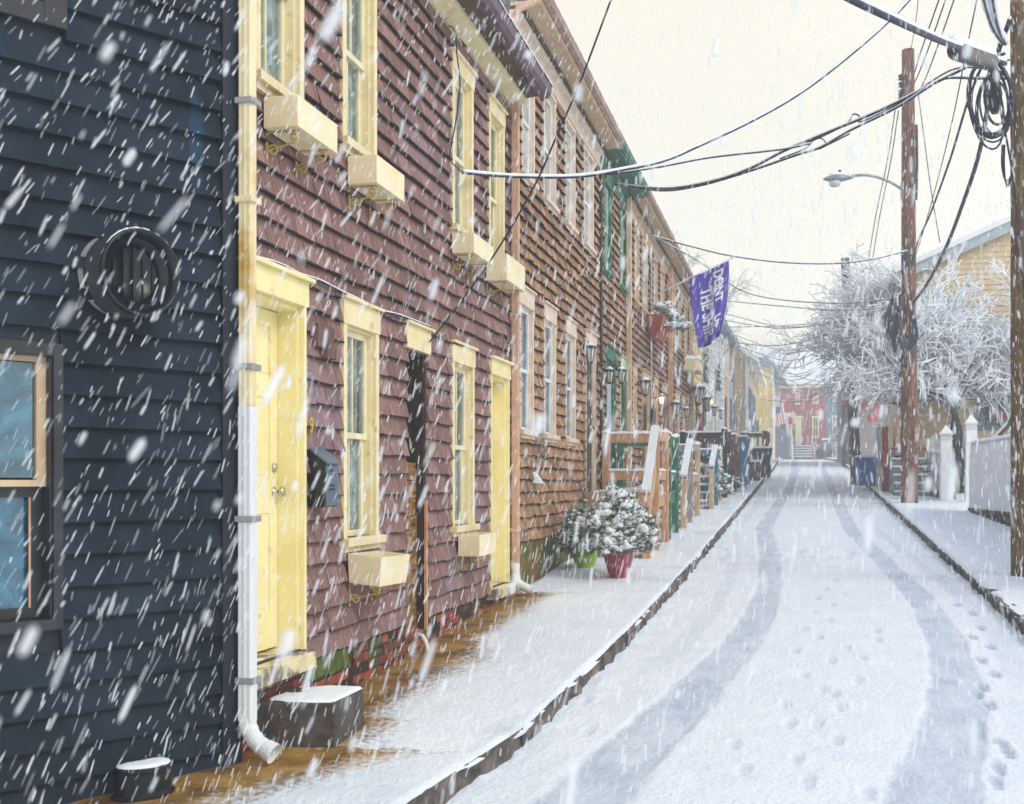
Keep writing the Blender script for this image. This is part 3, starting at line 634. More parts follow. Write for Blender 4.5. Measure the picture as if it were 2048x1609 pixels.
def dark_window(t0, z0, z1, name_lab, lower=True):
    m = MB(); fwid = .105
    dbox(m, t0, t0 + fwid * .45, -.02, .045, z0 - .0, z1); dbox(m, t0 + fwid * .45, T1, -.02, .045, z1 - .06, z1); dbox(m, t0 + fwid * .45, T1, -.02, .06, z0, z0 + .05)
    dbox(m, t0 + fwid * .45, t0 + fwid * .55, -.10, .03, z0 + .05, z1 - .06)
    wn = m.build('window', M['black'], dh, bevel=.004, label=name_lab)
    zc = z0 + (z1 - z0) * (.50 if lower else .5); ti = t0 + fwid * .55
    s = MB(); dbox(s, ti, ti + .045, -.05, -.01, zc, z1 - .06); dbox(s, ti + .045, T1, -.05, -.01, z1 - .085, z1 - .06); dbox(s, ti + .045, T1, -.05, -.01, zc, zc + .03)
    s.build('sash', M['tan'], wn)
    s = MB(); dbox(s, ti, ti + .06, -.09, -.052, z0 + .05, zc); dbox(s, ti + .06, T1, -.09, -.052, z0 + .05, z0 + .10); dbox(s, ti + .06, T1, -.09, -.052, zc - .05, zc)
    s.build('sash', M['black'], wn)
    s = MB(); dbox(s, ti + .055, ti + .065, -.05, -.045, z0 + .10, zc - .05); s.build('weatherstrip', M['orangewood'], wn)
    s = MB(); dbox(s, ti + .055, T1, -.032, -.028, zc + .04, z1 - .09); s.build('pane', M['glassblue'], wn)
    s = MB(); dbox(s, ti + .055, T1, -.075, -.071, z0 + .09, zc - .04); s.build('pane', M['glassblue'], wn)
    return wn
dark_window(wt, wz0, wz1, 'lower window with dark frame and blue glass')
m = MB(); dbox(m, ut, ut + .11, -.02, .05, uz0, uz0 + 1.3); dbox(m, ut + .11, T1, -.02, .05, uz0, uz0 + .10)
wn = m.build('window', M['black'], dh, bevel=.004); s = MB(); dbox(s, ut + .11, T1, -.06, -.055, uz0 + .1, uz0 + 1.3); s.build('pane', M['glassdark'], wn)
# round black vent hood on the wall: flange plate, ribbed back disc, hollow front disc
t0, z0 = dwpx(268, 560)
def dlathe(tc_, zc_, prof, n=40):
    mb = MB(); vs = []
    for r_, o in prof:
        for j in range(n):
            a = 2 * math.pi * j / n; vs.append(dw(tc_ + r_ * math.cos(a), o, zc_ + r_ * math.sin(a)))
    k = len(prof); mb.add(vs, [(i * n + j, i * n + (j + 1) % n, (i + 1) * n + (j + 1) % n, (i + 1) * n + j) for i in range(k - 1) for j in range(n)] + [tuple(range(n))[::-1], tuple((k - 1) * n + j for j in range(n))]); return mb
vt, vz = dwpx(240, 555)
hood = dlathe(vt, vz, [(.20, .028), (.205, .034), (.20, .045), (.13, .055), (.12, .09), (.13, .15), (.19, .175), (.205, .185), (.207, .20), (.198, .212), (.19, .205), (.165, .17), (.155, .12), (.02, .11)]).build('vent_hood', M['blackgloss'], dh, smooth=True)
m = MB()
for k in range(5):
    tt = vt - .10 + k * .05; hh = math.sqrt(max(0, .158 ** 2 - (tt - vt) ** 2)); dbox(m, tt - .002, tt + .002, .112, .128, vz - hh, vz + hh)
m.build('grille', M['blackgloss'], hood)
m = MB(); n_ = 22
pts = [dw(vt + .208 * math.cos(R(35 + 110 * i / n_)), .190 + .006 * math.sin(i * 2.1), vz + .204 * math.sin(R(35 + 110 * i / n_))) for i in range(n_ + 1)]
m.tube(pts, [.003 + .006 * math.sin(math.pi * i / n_) * rnd.uniform(.6, 1.2) for i in range(n_ + 1)], 6); m.build('snow_cap', M['snow'], hood, smooth=True)
dlathe(vt + .035, vz, [(.195, .026), (.195, .031)]).build('flange', M['strap'], hood)

# downspout at the corner: strapped, stained yellow above and white below
ds = thing('downspout', 'tall fluted downspout beside the dark house corner, stained yellow above and white below', 'downspout', (-2.8, 6.15, gz(6.1)))
ax = -2.745; ay = FY(495, -ax)
zj = FZ(495, 818, -ax); zelb = FZ(495, 1440, -ax)
def spout(z0, z1, name, mm, r=.040):
    mb = MB(); n = 20; ring = []
    for j in range(n):
        a = 2 * math.pi * j / n; rr = r * (1 + (.06 if j % 2 else -.02)); ca, sa = math.cos(a), math.sin(a)
        q = (abs(ca) ** 4 + abs(sa) ** 4) ** -.25; ring.append((ax + rr * ca * q, ay + rr * sa * q))
    k = 14; vs = [(x, y, z0 + (z1 - z0) * i / k) for i in range(k + 1) for x, y in ring]
    mb.add(vs, [(i * n + j, i * n + (j + 1) % n, (i + 1) * n + (j + 1) % n, (i + 1) * n + j) for i in range(k) for j in range(n)]); return mb.build(name, mm, ds, smooth=False, bevel=0)
spout(zj, 5.4, 'upper_pipe', M['downyellow']); spout(zelb, zj + .01, 'lower_pipe', M['downwhite'], .043)
m = MB(); pth = []
for i in range(9):
    a = R(68) * i / 8; pth.append((ax + .02 * (1 - math.cos(a)) + .17 * (1 - math.cos(a)) * .9, ay - .02 * i / 8, zelb + .02 - .17 * math.sin(a)))
m.tube(pth, [.043 + .004 * (i % 2) for i in range(9)], 16, cap=False)
m.tube([pth[-1], (pth[-1][0] + .05, pth[-1][1] - .005, pth[-1][2] - .025)], [.05, .056], 16, cap=False); m.build('outlet_elbow', M['downwhite'], ds)
for py, mm in ((205, 'strap'), (402, 'downyellow'), (735, 'strap'), (1038, 'strap'), (1360, 'strap')):
    z = FZ(495, py, -ax); MB().box(ax - .05, ax + .052, ay - .051, ay + .06, z - .016, z + .016).build('strap', M[mm], ds, bevel=.004)

# black half-round drain box on the pavement by the dark wall
bx, by, bz = gnd(290, 1590)
m = MB(); n = 28; base = (bx - .02, by + .02)
def halfround(r, z, s=1.0):
    pts = []
    for j in range(n):
        a = 2 * math.pi * j / n; c_, s_ = math.cos(a), math.sin(a)
        o = max(-.2, s_ * .75); pts.append((base[0] + DN[0] * o * r * 1.0 + -DW[0] * c_ * r, base[1] + DN[1] * o * r + -DW[1] * c_ * r, z))
    return pts
db = thing('drain_box', 'low black drain box dusted with snow on the wet pavement by the dark wall', 'drain box', (bx, by, bz))
vs = []
for r_, h in ((.155, -.02), (.155, .015), (.14, .02), (.14, .115), (.147, .118), (.147, .135), (.13, .140)): vs += halfround(r_, bz + h)
m.add(vs, [(i * n + j, i * n + (j + 1) % n, (i + 1) * n + (j + 1) % n, (i + 1) * n + j) for i in range(6) for j in range(n)] + [tuple(6 * n + j for j in range(n))])
m.build('body', M['blackgloss'], db, bevel=.002)
m = MB(); vs = []
for q, (r_, h) in enumerate(((.133, .139), (.128, .149), (.09, .154), (.03, .156))):
    vs += [(x + rnd.uniform(-.002, .002), y, z + rnd.uniform(-.0025, .0025)) for x, y, z in halfround(r_, bz + h)]
m.add(vs, [(i * n + j, i * n + (j + 1) % n, (i + 1) * n + (j + 1) % n, (i + 1) * n + j) for i in range(3) for j in range(n)] + [tuple(3 * n + j for j in range(n))])
m.build('snow_cap', M['snow'], db, smooth=True)

# ================================================================== PURPLE HOUSE
PY0, PY1 = 5.99, FY(1021)
PT = FZ(1020, 205)                        # top of its wall
ph = thing('purple_shingle_house', 'purple-brown shingled house with yellow trim and yellow doors, next to the dark house', 'house', (X0, (PY0 + PY1) / 2, gz(9)))
holes = []
def pwin(pl, pr, pt, pb, **k):
    y0, y1 = FY(pl), FY(pr); return window(ph, X0, y0, y1, FZ(pl, pb), FZ(pl, pt), M['yellow'], M['sash'], **k)
zst = 1.19 + EH; W1 = (678, 748, 588, 1100)
holes.append(pwin(678, 749, 590, 1100, lh=.18, label='ground-floor window nearest the first door'))
holes.append(pwin(898, 942, 680, 1070, lh=.18, label='ground-floor window beside the far yellow door'))
usz = FZ(681, 300)
holes.append(window(ph, X0, FY(500), FY(598), usz, PT - .22, M['yellow'], M['sash'], label='upper window nearest the downspout', cw=.065))
holes.append(window(ph, X0, FY(676), FY(745), usz, PT - .22, M['yellow'], M['sash'], cw=.065, label='second upper window'))
holes.append(window(ph, X0, FY(898), FY(940), FZ(905, 470), PT - .22, M['yellow'], M['sash'], cw=.065, label='third upper window with loose wires'))
holes.append(window(ph, X0, FY(972), FY(1003), FZ(975, 548), PT - .22, M['yellow'], M['sash'], cw=.06, label='upper window nearest the brown house'))
def door(parent, X, y0, y1, z0, z1, trim, dm, lh=.17, cw=.085, rec=.12, jamb=True, panels=True, knob=True, label=None):
    hole = (y0 + cw * .3, y1 - cw * .3, z0, z1 - lh)
    m = MB(); a, b = hole[0], hole[1]
    m.box(X - .01, X + .04, y0, a + .012, z0, z1 - lh); m.box(X - .01, X + .04, b - .012, y1, z0, z1 - lh)
    m.box(X - rec - .05, X + .002, a, a + .03, z0, z1 - lh); m.box(X - rec - .05, X + .002, b - .03, b, z0, z1 - lh); m.box(X - rec - .05, X + .002, a + .03, b - .03, z1 - lh - .03, z1 - lh)
    fr = m.build('door_frame', trim, parent, bevel=.003)
    l = MB().box(X - .012, X + .05, y0 - .015, y1 + .015, z1 - lh, z1 - .025); l.box(X - .012, X + .085, y0 - .035, y1 + .035, z1 - .025, z1)
    l.build('lintel', trim, fr, bevel=.003)
    s = MB().box(X - rec - .05, X + .095, y0 - .02, y1 + .02, z0 - .11, z0 - .012); s.box(X - rec - .05, X - .02, a, b, z0 - .012, z0 + .006)
    s.build('threshold', M['worn'] if trim in (M['door'], M['yellow']) else trim, fr, bevel=.006)
    xd = X - rec; d = MB(); a += .034; b -= .034; zt = z1 - lh - .034
    d.box(xd - .035, xd - .008, a, b, z0 + .02, zt)
    if panels:
        W = b - a; rails = [0, .12, .42, .50, .80, .86, 1.0]
        st = W * .13
        d.box(xd - .008, xd, a, a + st, z0 + .02, zt); d.box(xd - .008, xd, b - st, b, z0 + .02, zt); d.box(xd - .008, xd, (a + b) / 2 - st * .4, (a + b) / 2 + st * .4, z0 + .02, zt)
        H = zt - z0 - .02
        for (r0, r1) in ((0, .11), (.40, .50), (.74, .80), (.95, 1.0)):
            for (c0, c1) in ((a + st, (a + b) / 2 - st * .4), ((a + b) / 2 + st * .4, b - st)): d.box(xd - .008, xd - .0005, c0, c1, z0 + .02 + H * r0, z0 + .02 + H * r1)
        for (r0, r1) in ((.11, .40), (.50, .74), (.80, .95)):
            for (c0, c1) in ((a + st, (a + b) / 2 - st * .4), ((a + b) / 2 + st * .4, b - st)):
                d.box(xd - .008, xd - .003, c0 + .022, c1 - .022, z0 + .02 + H * r0 + .025, z0 + .02 + H * r1 - .025)
    dr = d.build('door', dm, parent, bevel=.003, label=label)
    if knob:
        zk = z0 + .93; yk = b - .055
        MB().lathe((xd - .002, yk, zk), [(.028, 0), (.028, .008), (.012, .014), (.011, .035), (.027, .042), (.030, .055), (.024, .068), (.005, .072)], 20, 'x').build('handle', M['nickel'], dr, smooth=True)
        MB().lathe((xd - .002, yk, zk + .14), [(.028, 0), (.026, .015), (.015, .022), (.004, .024)], 20, 'x').build('lock', M['nickel'], dr, smooth=True)
        MB().lathe((xd - .002, (a + b) / 2 - .0, zt - .48), [(.008, 0), (.006, .006)], 10, 'x').build('peephole', M['nickel'], dr)
    return hole + (y0 - .004, y1 + .004, z0 - .108, z1 - .03)
d1z = FZ(600, 1298); d1t = FZ(606, 561)
hd1 = door(ph, X0, FY(600) - .92, FY(601), d1z, d1t, M['door'], M['door'], label='yellow panel door nearest the downspout'); holes.append(hd1)
hd2 = door(ph, X0, FY(975), FY(1012), FZ(1010, 1165), FZ(975, 712), M['door'], M['door'], label='far yellow door', knob=False); holes.append(hd2)
# narrow alley gate of wet planks
ay0, ay1 = FY(810), FY(850); az0, az1 = FZ(830, 1262), FZ(808, 690)
holes.append((ay0, ay1, az0 - .3, az1))
MB().box(X0 - .01, X0 + .04, FY(805), FY(853), az1 - .02, az1 + .16).box(X0 - .01, X0 + .07, FY(803), FY(855), az1 + .16, az1 + .18).build('lintel', M['yellow'], ph, bevel=.003)
m = MB()
z = az0 - .1
zg_mid = FZ(830, 930)
while z < zg_mid: m.box(X0 - .10, X0 - .06 + rnd.uniform(-.008, .008), ay0, ay1, z, z + .135); z += .14
while z < az1: m.box(X0 - .24, X0 - .20 + rnd.uniform(-.008, .008), ay0, ay1, z, z + .135); z += .14
m.box(X0 - .3, X0 - .25, ay0 - .05, ay1 + .05, az0 - .3, az1 + .1)
m.build('plank_gate', M['planks'], ph)
m = MB().box(X0 - .20, X0 - .005, ay1 - .035, ay1 - .001, az0 - .2, az1).box(X0 - .20, X0 - .005, ay0 + .001, ay0 + .02, az0 - .2, az1).box(X0 - .20, X0 - .005, ay0 + .02, ay1 - .035, az1 - .04, az1 - .001)
m.build('gate_jamb', M['darkwood'], ph)
m = MB(); m.beam((X0 + .015, ay1 - .02, az0 - .02), (X0 + .012, ay1 - .01, az0 + 1.0), .02, .035); m.build('split_batten', M['orangewood'], ph)
# body
zb = FZ(750, 1262)
m = MB(); wall_cells(m, X0, PY0, PY1, .05, PT, holes, .14)
m.box(-10.5, X0 - .15 - .5, PY0, PY0 + .01, 0, PT + .9); m.box(-10.5, X0 - .6, PY1 - .01, PY1 - .0, 0, PT); m.box(-10.5, -10.45, PY0 + .02, PY1 - .02, 0, PT)
m.box(-10.4, X0 - .62, PY0 + .02, PY1 - .02, 2.95, 3.05)
m.build('wall', M['darkwood'], ph)
zsh = zb - .05 + .02
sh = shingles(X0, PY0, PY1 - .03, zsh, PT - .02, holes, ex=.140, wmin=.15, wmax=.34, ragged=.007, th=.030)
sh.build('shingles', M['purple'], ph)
MB_m = shingles(X0 + .004, FY(605), FY(690), zsh - .13, zsh, [], ex=.13, wmin=.1, wmax=.2); MB_m.build('mossy_shingles', M['mosswood'], ph)
m = MB(); z = gz(6) - .05; r_ = 0            # brick foundation course
while z < zsh + .05:
    y = PY0 - (r_ % 2) * .1
    while y < PY1 - .1:
        if z > gz(y) - .15 and not (ay0 - .1 < y < ay1 and z > az0 - .05):
            b_ = min(y + .195, PY1 - .05)
            if z + .06 < zsh + .02: m.box(X0 - .05, X0 + rnd.uniform(-.004, .010), max(y, PY0), b_, z, z + .058, rnd.random(), jit=.003)
        y += .205
    z += .068; r_ += 1
m.build('brick_base', M['mossbrick'], ph)
# eave: yellow soffit board, dark underside, purple gutter with snow, roof
ym = PY1
m = MB().prism_y([(X0 - .02, PT - .06), (X0 + .03, PT - .06), (X0 + .17, PT - .01), (X0 + .17, PT + .03), (X0 - .02, PT + .03)], PY0, ym + .01); eav = m.build('eave_board', M['yellow'], ph)
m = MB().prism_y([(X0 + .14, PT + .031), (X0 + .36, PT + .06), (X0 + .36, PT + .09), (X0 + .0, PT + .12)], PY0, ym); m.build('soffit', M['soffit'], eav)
m = MB().prism_y([(X0 + .30, PT + .03), (X0 + .385, PT + .02), (X0 + .42, PT + .06), (X0 + .43, PT + .15), (X0 + .30, PT + .15)], PY0, ym + .02); gu = m.build('gutter', M['eave'], ph, bevel=.004)
snowcap(X0 + .27, X0 + .44, PY0, ym + .03, PT + .148, .04, gu)
m = MB().hexa([(X0 + .34, PY0, PT + .12), (X0 + .34, ym, PT + .12), (X0 - 3.8, ym, PT + 1.7), (X0 - 3.8, PY0, PT + 1.7)], [(X0 + .34, PY0, PT + .19), (X0 + .34, ym, PT + .19), (X0 - 3.8, ym, PT + 1.78), (X0 - 3.8, PY0, PT + 1.78)]); m.build('roof', M['snow'], ph)
# number 9, junction box
def text_mesh(txt, size, bold=0, ext=0.0):
    cu = bpy.data.curves.new('t', 'FONT'); cu.body = txt; cu.size = size; cu.offset = bold; cu.extrude = ext; cu.resolution_u = 3
    o = bpy.data.objects.new('t', cu); COL.objects.link(o); dg = bpy.context.evaluated_depsgraph_get(); dg.update()
    me = bpy.data.meshes.new_from_object(o.evaluated_get(dg)); vs = [tuple(v.co) for v in me.vertices]; fs = [tuple(p.vertices) for p in me.polygons]
    bpy.data.objects.remove(o); bpy.data.meshes.remove(me); return vs, fs
vs, fs = text_mesh('9', .135, .004, .006); x9, y9, z9 = fac(607, 866)
m = MB(); m.add([(X0 + .034 + v[2], y9 + v[0], z9 + v[1]) for v in vs], fs); m.build('number_nine', M['gold'], ph)
y_, z_ = FY(618), FZ(618, 700)
m = MB().box(X0, X0 + .06, y_, y_ + .28, z_ + .02, z_ + .16); m.box(X0, X0 + .08, y_ + .10, y_ + .26, z_ - .04, z_ + .06); m.build('junction_box', M['purple'], ph, bevel=.006)
# mailbox
mx = thing('mailbox', 'black wall mailbox with a sloping lid between the first yellow door and window', 'mailbox', (X0, FY(640), FZ(613, 960)))
my0 = FY(644, A0 - .11); my1 = my0 + .21; mz0, mz1 = FZ(613, 1015), FZ(613, 897)
m = MB().hexa([(X0 + .02, my0, mz0), (X0 + .13, my0, mz0), (X0 + .13, my1, mz0), (X0 + .02, my1, mz0)], [(X0 + .02, my0, mz1), (X0 + .13, my0, mz1 - .09), (X0 + .13, my1, mz1 - .09), (X0 + .02, my1, mz1)])
m.build('body', M['blackgloss'], mx, bevel=.004)
m = MB(); m.beam((X0 + .015, (my0 + my1) / 2, mz1 + .012), (X0 + .15, (my0 + my1) / 2, mz1 - .092), my1 - my0 + .02, .012); m.build('lid', M['slate'], mx)
MB().box(X0 + .1305, X0 + .136, my0 + .004, my1 - .004, mz0 + .01, mz1 - .105).build('front_plate', M['slate'], mx)
m = MB()
for zc in (mz0 + .10, mz0 + .19):
    for i in range(3):
        for j in range(2): m.box(X0 + .135, X0 + .1385, my0 + .05 + i * .035, my0 + .07 + i * .035, zc + j * .024, zc + j * .024 + .014)
m.build('slots', M['blackgloss'], mx)
# window boxes
def window_box(label, y0, y1, z0, z1, dep, taper=0., group='cream planter boxes on the purple house', sag=0.):
    t = thing('window_box', label, 'planter box', (X0 + .03, (y0 + y1) / 2, z0), group)
    w_ = .016; xi, xo = X0 + .04, X0 + .04 + dep
    m = MB()
    def slab(a, b): m.hexa(a, b)
    tz = taper
    def P(x, y, z):
        f = (z1 - z) / (z1 - z0); cx_, cy_ = (xi + xo) / 2, (y0 + y1) / 2
        return (x - (x - xi) * tz * f * .6, cy_ + (y - cy_) * (1 - tz * f * .5), z - sag * (x - xi) - sag * .25 * (y - y0))
    for (xa, xb, ya, yb, za, zb2) in ((xi, xi + w_, y0, y1, z0, z1), (xo - w_, xo, y0, y1, z0, z1), (xi + w_, xo - w_, y0, y0 + w_, z0, z1), (xi + w_, xo - w_, y1 - w_, y1, z0, z1), (xi + w_, xo - w_, y0 + w_, y1 - w_, z0, z0 + w_)):
        m.hexa([P(xa, ya, za), P(xb, ya, za), P(xb, yb, za), P(xa, yb, za)], [P(xa, ya, zb2), P(xb, ya, zb2), P(xb, yb, zb2), P(xa, yb, zb2)])
    m.build('planter', M['cream'], t, bevel=.003)
    m = MB(); zz = z1 - .05; m.hexa([P(xi + w_, y0 + w_, zz - .02), P(xo - w_, y0 + w_, zz - .02), P(xo - w_, y1 - w_, zz - .02), P(xi + w_, y1 - w_, zz - .02)], [P(xi + w_, y0 + w_, zz), P(xo - w_, y0 + w_, zz), P(xo - w_, y1 - w_, zz), P(xi + w_, y1 - w_, zz)])
    m.build('soil', M['soil'], t)
    for q in (.12, .82):
        yb = y0 + (y1 - y0) * q; zb_ = z0 - sag * .05
        m = MB(); m.beam((X0 + .03, yb, zb_ - .005), (xo - .02, yb, zb_ - .005 - sag * dep * .6), .02, .006)
        m.box(X0 + .025, X0 + .031, yb - .01, yb + .01, zb_ - .15, zb_)
        pts = []
        def spiral(cx_, cz_, r0, a0, turns, sgn):
            return [(cx_ + (r0 * (1 - .75 * i / 18)) * math.cos(a0 + sgn * turns * 6.283 * i / 18), yb, cz_ + (r0 * (1 - .75 * i / 18)) * math.sin(a0 + sgn * turns * 6.283 * i / 18)) for i in range(19)]
        s1 = spiral(X0 + .065, zb_ - .105, .034, R(180), 1.3, -1)[::-1]; s2 = spiral(X0 + .04 + dep * .72, zb_ - .04, .030, R(-100), 1.2, 1)
        m.tube(s1 + [(X0 + .03 + dep * .3, yb, zb_ - .10)] * 0 + s2, .0065, 6); m.build('bracket', M['iron'], t)
    return t
window_box('cream window box high on the wall beside the yellow downspout', FY(596, A0 - .24) , FY(675, A0 - .24), FZ(520, 262), FZ(520, 200), .20)
window_box('cream window box under the second upper window', FY(754, A0 - .24), FY(809, A0 - .24), FZ(690, 374), FZ(690, 318), .20)
window_box('cream upper window box with snow on its underside ledge', FY(950, A0 - .24), FY(989, A0 - .24), FZ(907, 515), FZ(907, 476), .19)
window_box('cream upper window box above the brown house drainpipe', FY(1014, A0 - .24), FY(1050, A0 - .24), FZ(985, 575), FZ(985, 524), .20)
window_box('sagging cream window box with a split corner under the first ground-floor window', FY(757, A0 - .25), FY(815, A0 - .25), FZ(690, 1165), FZ(690, 1106), .23, taper=.16, sag=.10)
window_box('tidy cream window box under the ground-floor window by the far yellow door', FY(957, A0 - .22), FY(990, A0 - .22), FZ(907, 1113), FZ(907, 1070), .19)
# concrete step block
sx_, sy_, sz_ = gnd(642, 1490)
stp = thing('concrete_step', 'dark wet concrete step dusted with snow below the first yellow door', 'step', (-2.6, 6.7, gz(6.6)))
yb0 = 6.22; yb1 = FY(722, 2.45); zt = FZ(642, 1417, 2.43)
m = MB().hexa([(X0 + .03, yb0, gz(6.1) - .1), (X0 + .45, yb0 + .12, gz(6.1) - .1), (X0 + .45, yb1, gz(6.1) - .1), (X0 + .03, yb1, gz(6.1) - .1)], [(X0 + .03, yb0, zt), (X0 + .44, yb0 + .12, zt), (X0 + .44, yb1 - .01, zt), (X0 + .03, yb1 - .01, zt)])
m.build('block', M['concrete'], stp, bevel=.012)
m = MB(); n = 26; vs = []
for j in range(n + 1):
    for i in range(n + 1):
        u, v = i / n, j / n; x = X0 + .05 + u * .385; y = yb0 + .10 * u + .02 + v * (yb1 - yb0 - .13 * u - .04 * (1 - u) - .0)
        hh = .010 * (float(fbm(np.array([x * 3]), np.array([y * 3]), 2., 4, 5)[0]) - .62 + .55 * u + .3 * v)
        if u in (0, 1) or v in (0, 1): hh = -.003
        vs.append((x, y, zt + max(-.003, min(.012, hh * 2.2))))
m.add(vs, [(j * (n + 1) + i, j * (n + 1) + i + 1, (j + 1) * (n + 1) + i + 1, (j + 1) * (n + 1) + i) for j in range(n) for i in range(n)])
m.build('snow_cap', M['snow'], stp, smooth=True)
# little white drain pipe end on the pavement
px_, py_, pz_ = gnd(812, 1300)
m = MB().tube([(X0 + .03, py_, pz_ + .12), (X0 + .07, py_, pz_ + .11), (X0 + .10, py_ - .01, pz_ + .06), (X0 + .12, py_ - .02, pz_ + .0)], .018, 10)
m.build('drain_pipe', M['downwhite'], None, smooth=True, label='short white drain pipe bending to the pavement by the plank gate', cat='pipe')

# ================================================================== BROWN ROW
ZB = 4.62 + EH                             # underside of the frieze
EZ = 4.88 + EH
def cornice(parent, y0, y1, mm, mg, zf=ZB):
    m = MB().prism_y([(X0 - .02, zf), (X0 + .035, zf), (X0 + .035, zf + .16), (X0 + .09, zf + .175), (X0 + .09, zf + .225), (X0 - .02, zf + .225)], y0, y1)
    c_ = m.build('cornice', mm, parent)
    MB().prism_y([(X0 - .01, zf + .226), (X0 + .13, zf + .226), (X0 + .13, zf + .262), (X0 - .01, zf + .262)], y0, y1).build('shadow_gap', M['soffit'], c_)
    MB().prism_y([(X0 - .01, zf + .263), (X0 + .31, zf + .263), (X0 + .33, zf + .30), (X0 - .01, zf + .30)], y0, y1).build('soffit', mg if mg is M['green'] else M['tan'], c_)
    g_ = MB().prism_y([(X0 + .30, zf + .30), (X0 + .345, zf + .285), (X0 + .385, zf + .32), (X0 + .39, zf + .40), (X0 + .30, zf + .40)], y0, y1).build('gutter', mg, parent)
    snowcap(X0 + .24, X0 + .395, y0, y1, zf + .398, .03, g_)
    MB().hexa([(X0 + .30, y0, zf + .38), (X0 + .30, y1, zf + .38), (X0 - 4, y1, zf + 1.1), (X0 - 4, y0, zf + 1.1)], [(X0 + .30, y0, zf + .43), (X0 + .30, y1, zf + .43), (X0 - 4, y1, zf + 1.2), (X0 - 4, y0, zf + 1.2)]).build('roof', M['snow'], parent)
def row_body(parent, y0, y1, holes, mm, zbase, ex=.132, cut=0):
    m = MB(); wall_cells(m, X0, y0, y1, gz(y0) - .1, ZB, holes, .14)
    m.box(-10, X0 - .5, y0 + .001, y0 + .02, 0, ZB); m.box(-10, X0 - .5, y1 - .02, y1 - .001, 0, ZB); m.box(-10.1, -10, y0, y1, 0, ZB); m.box(-10, X0 - .3, y0 + .03, y1 - .03, 3.6, 3.7)
    m.build('wall', M['darkwood'], parent)
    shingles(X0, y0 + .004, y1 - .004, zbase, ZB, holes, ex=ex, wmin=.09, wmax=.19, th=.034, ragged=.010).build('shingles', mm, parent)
YA0, YA1 = FY(1022), FY(1196); YG1 = FY(1255); YC1 = FY(1338); YD1 = FY(1385)
hA = thing('brown_shingle_house', 'orange-brown shingled house with beige trim directly beyond the purple house', 'house', (X0, (YA0 + YA1) / 2, gz(15)))
holes = []
us, ut_ = 3.2 + EH, 4.61 + EH; gs, gt = .47 + EH, 2.07 + EH
for i, (pl, pr) in enumerate(((1038, 1064), (1082, 1107), (1126, 1146), (1163, 1183))):
    holes.append(window(hA, X0, FY(pl), FY(pr), us, ut_, M['beige'], M['white'], gl='glasspale', lh=.07, cw=.045, rec=.02, curt='blind', cap=False, muntin=False))
for i, (pl, pr) in enumerate(((1034, 1062), (1083, 1107), (1127, 1147))):
    holes.append(window(hA, X0, FY(pl), FY(pr), gs, gt, M['beige'], M['white'], lh=.20, cw=.05, rec=.02, curt='blind', muntin=False))
holes.append(door(hA, X0, FY(1167), FY(1187), FZ(1187, 985), FZ(1167, 658), M['beige'], M['black'], label='black storm door', lh=.16, rec=.02, cw=.05))
row_body(hA, YA0, YA1, holes, M['brown'], 1.07)
m = MB().box(X0 - .1, X0 + .022, YA0, YA1 + 0, .2, 1.085, jit=.0); m.build('base_wall', M['mossbase'], hA)
cornice(hA, YA0 + .001, YA1, M['beige'], M['eavebrown'])
def pipe(parent, px, z0, z1, mm, r=.04, x=None, nm='downspout'):
    x = x or X0 + .085; y = FY(px, -x); return MB().box(x - r, x + r, y - r * .8, y + r * .8, z0, z1).build(nm, mm, parent, bevel=.008)
p_ = pipe(hA, 1031, FZ(1031, 1130, 2.785), ZB + .1, M['downbeige'], .038)
yy = FY(1031, 2.785); m = MB().tube([(X0 + .085, yy, ZB + .08), (X0 + .12, yy, ZB + .16), (X0 + .22, yy + .05, ZB + .22), (X0 + .32, yy + .08, ZB + .28)], .04, 10); m.build('offset_bend', M['downbeige'], p_, smooth=True)
zz = FZ(1031, 1130, 2.785)
m = MB().tube([(X0 + .085, yy, zz + .02), (X0 + .085, yy, zz - .10), (X0 + .10, yy, zz - .17), (X0 + .16, yy, zz - .215), (X0 + .25, yy - .01, zz - .25)], [.045] * 5, 10); m.build('outlet_elbow', M['downwhite'], p_, smooth=True)
for py in (1040 + 20, 630): 
    z = FZ(1031, py, 2.785); MB().box(X0 + .035, X0 + .13, yy - .042, yy + .042, z - .02, z + .02).build('strap', M['downbeige'], p_)
y_, z_ = FY(1062), FZ(1062, 955)
MB().hexa([(X0 + .02, y_, z_ - .06), (X0 + .12, y_ + .02, z_ - .07), (X0 + .12, y_ + .14, z_ - .07), (X0 + .02, y_ + .16, z_ - .06)], [(X0 + .02, y_, z_ + .06), (X0 + .04, y_ + .02, z_ + .05), (X0 + .04, y_ + .14, z_ + .05), (X0 + .02, y_ + .16, z_ + .06)]).build('dryer_vent', M['white'], hA)

hG = thing('green_trim_house', 'narrow brown shingled house with green cornice and green window trim', 'house', (X0, (YA1 + YG1) / 2, gz(19)))
holes = []
for pl, pr in ((1204, 1219), (1236, 1249)): holes.append(window(hG, X0, FY(pl), FY(pr), us - .05, ut_, M['green'], M['palegreen'], gl='glasspale', lh=.07, cw=.06, rec=.02, cap=False, curt='blind', muntin=False))
holes.append(door(hG, X0, FY(1208), FY(1227), FZ(1227, 985), FZ(1208, 688), M['green'], M['greybluehouse'], lh=.22, rec=.03, cw=.07, label='pale blue door'))
holes.append(window(hG, X0, FY(1237), FY(1250), FZ(1240, 905), FZ(1237, 710), M['palegreen'], M['green'], lh=.2, cw=.06, rec=.02, curt='blind', muntin=False))
row_body(hG, YA1, YG1, holes, M['brown'], gz(18) + .2)
cornice(hG, YA1 + .001, YG1, M['green'], M['green'])
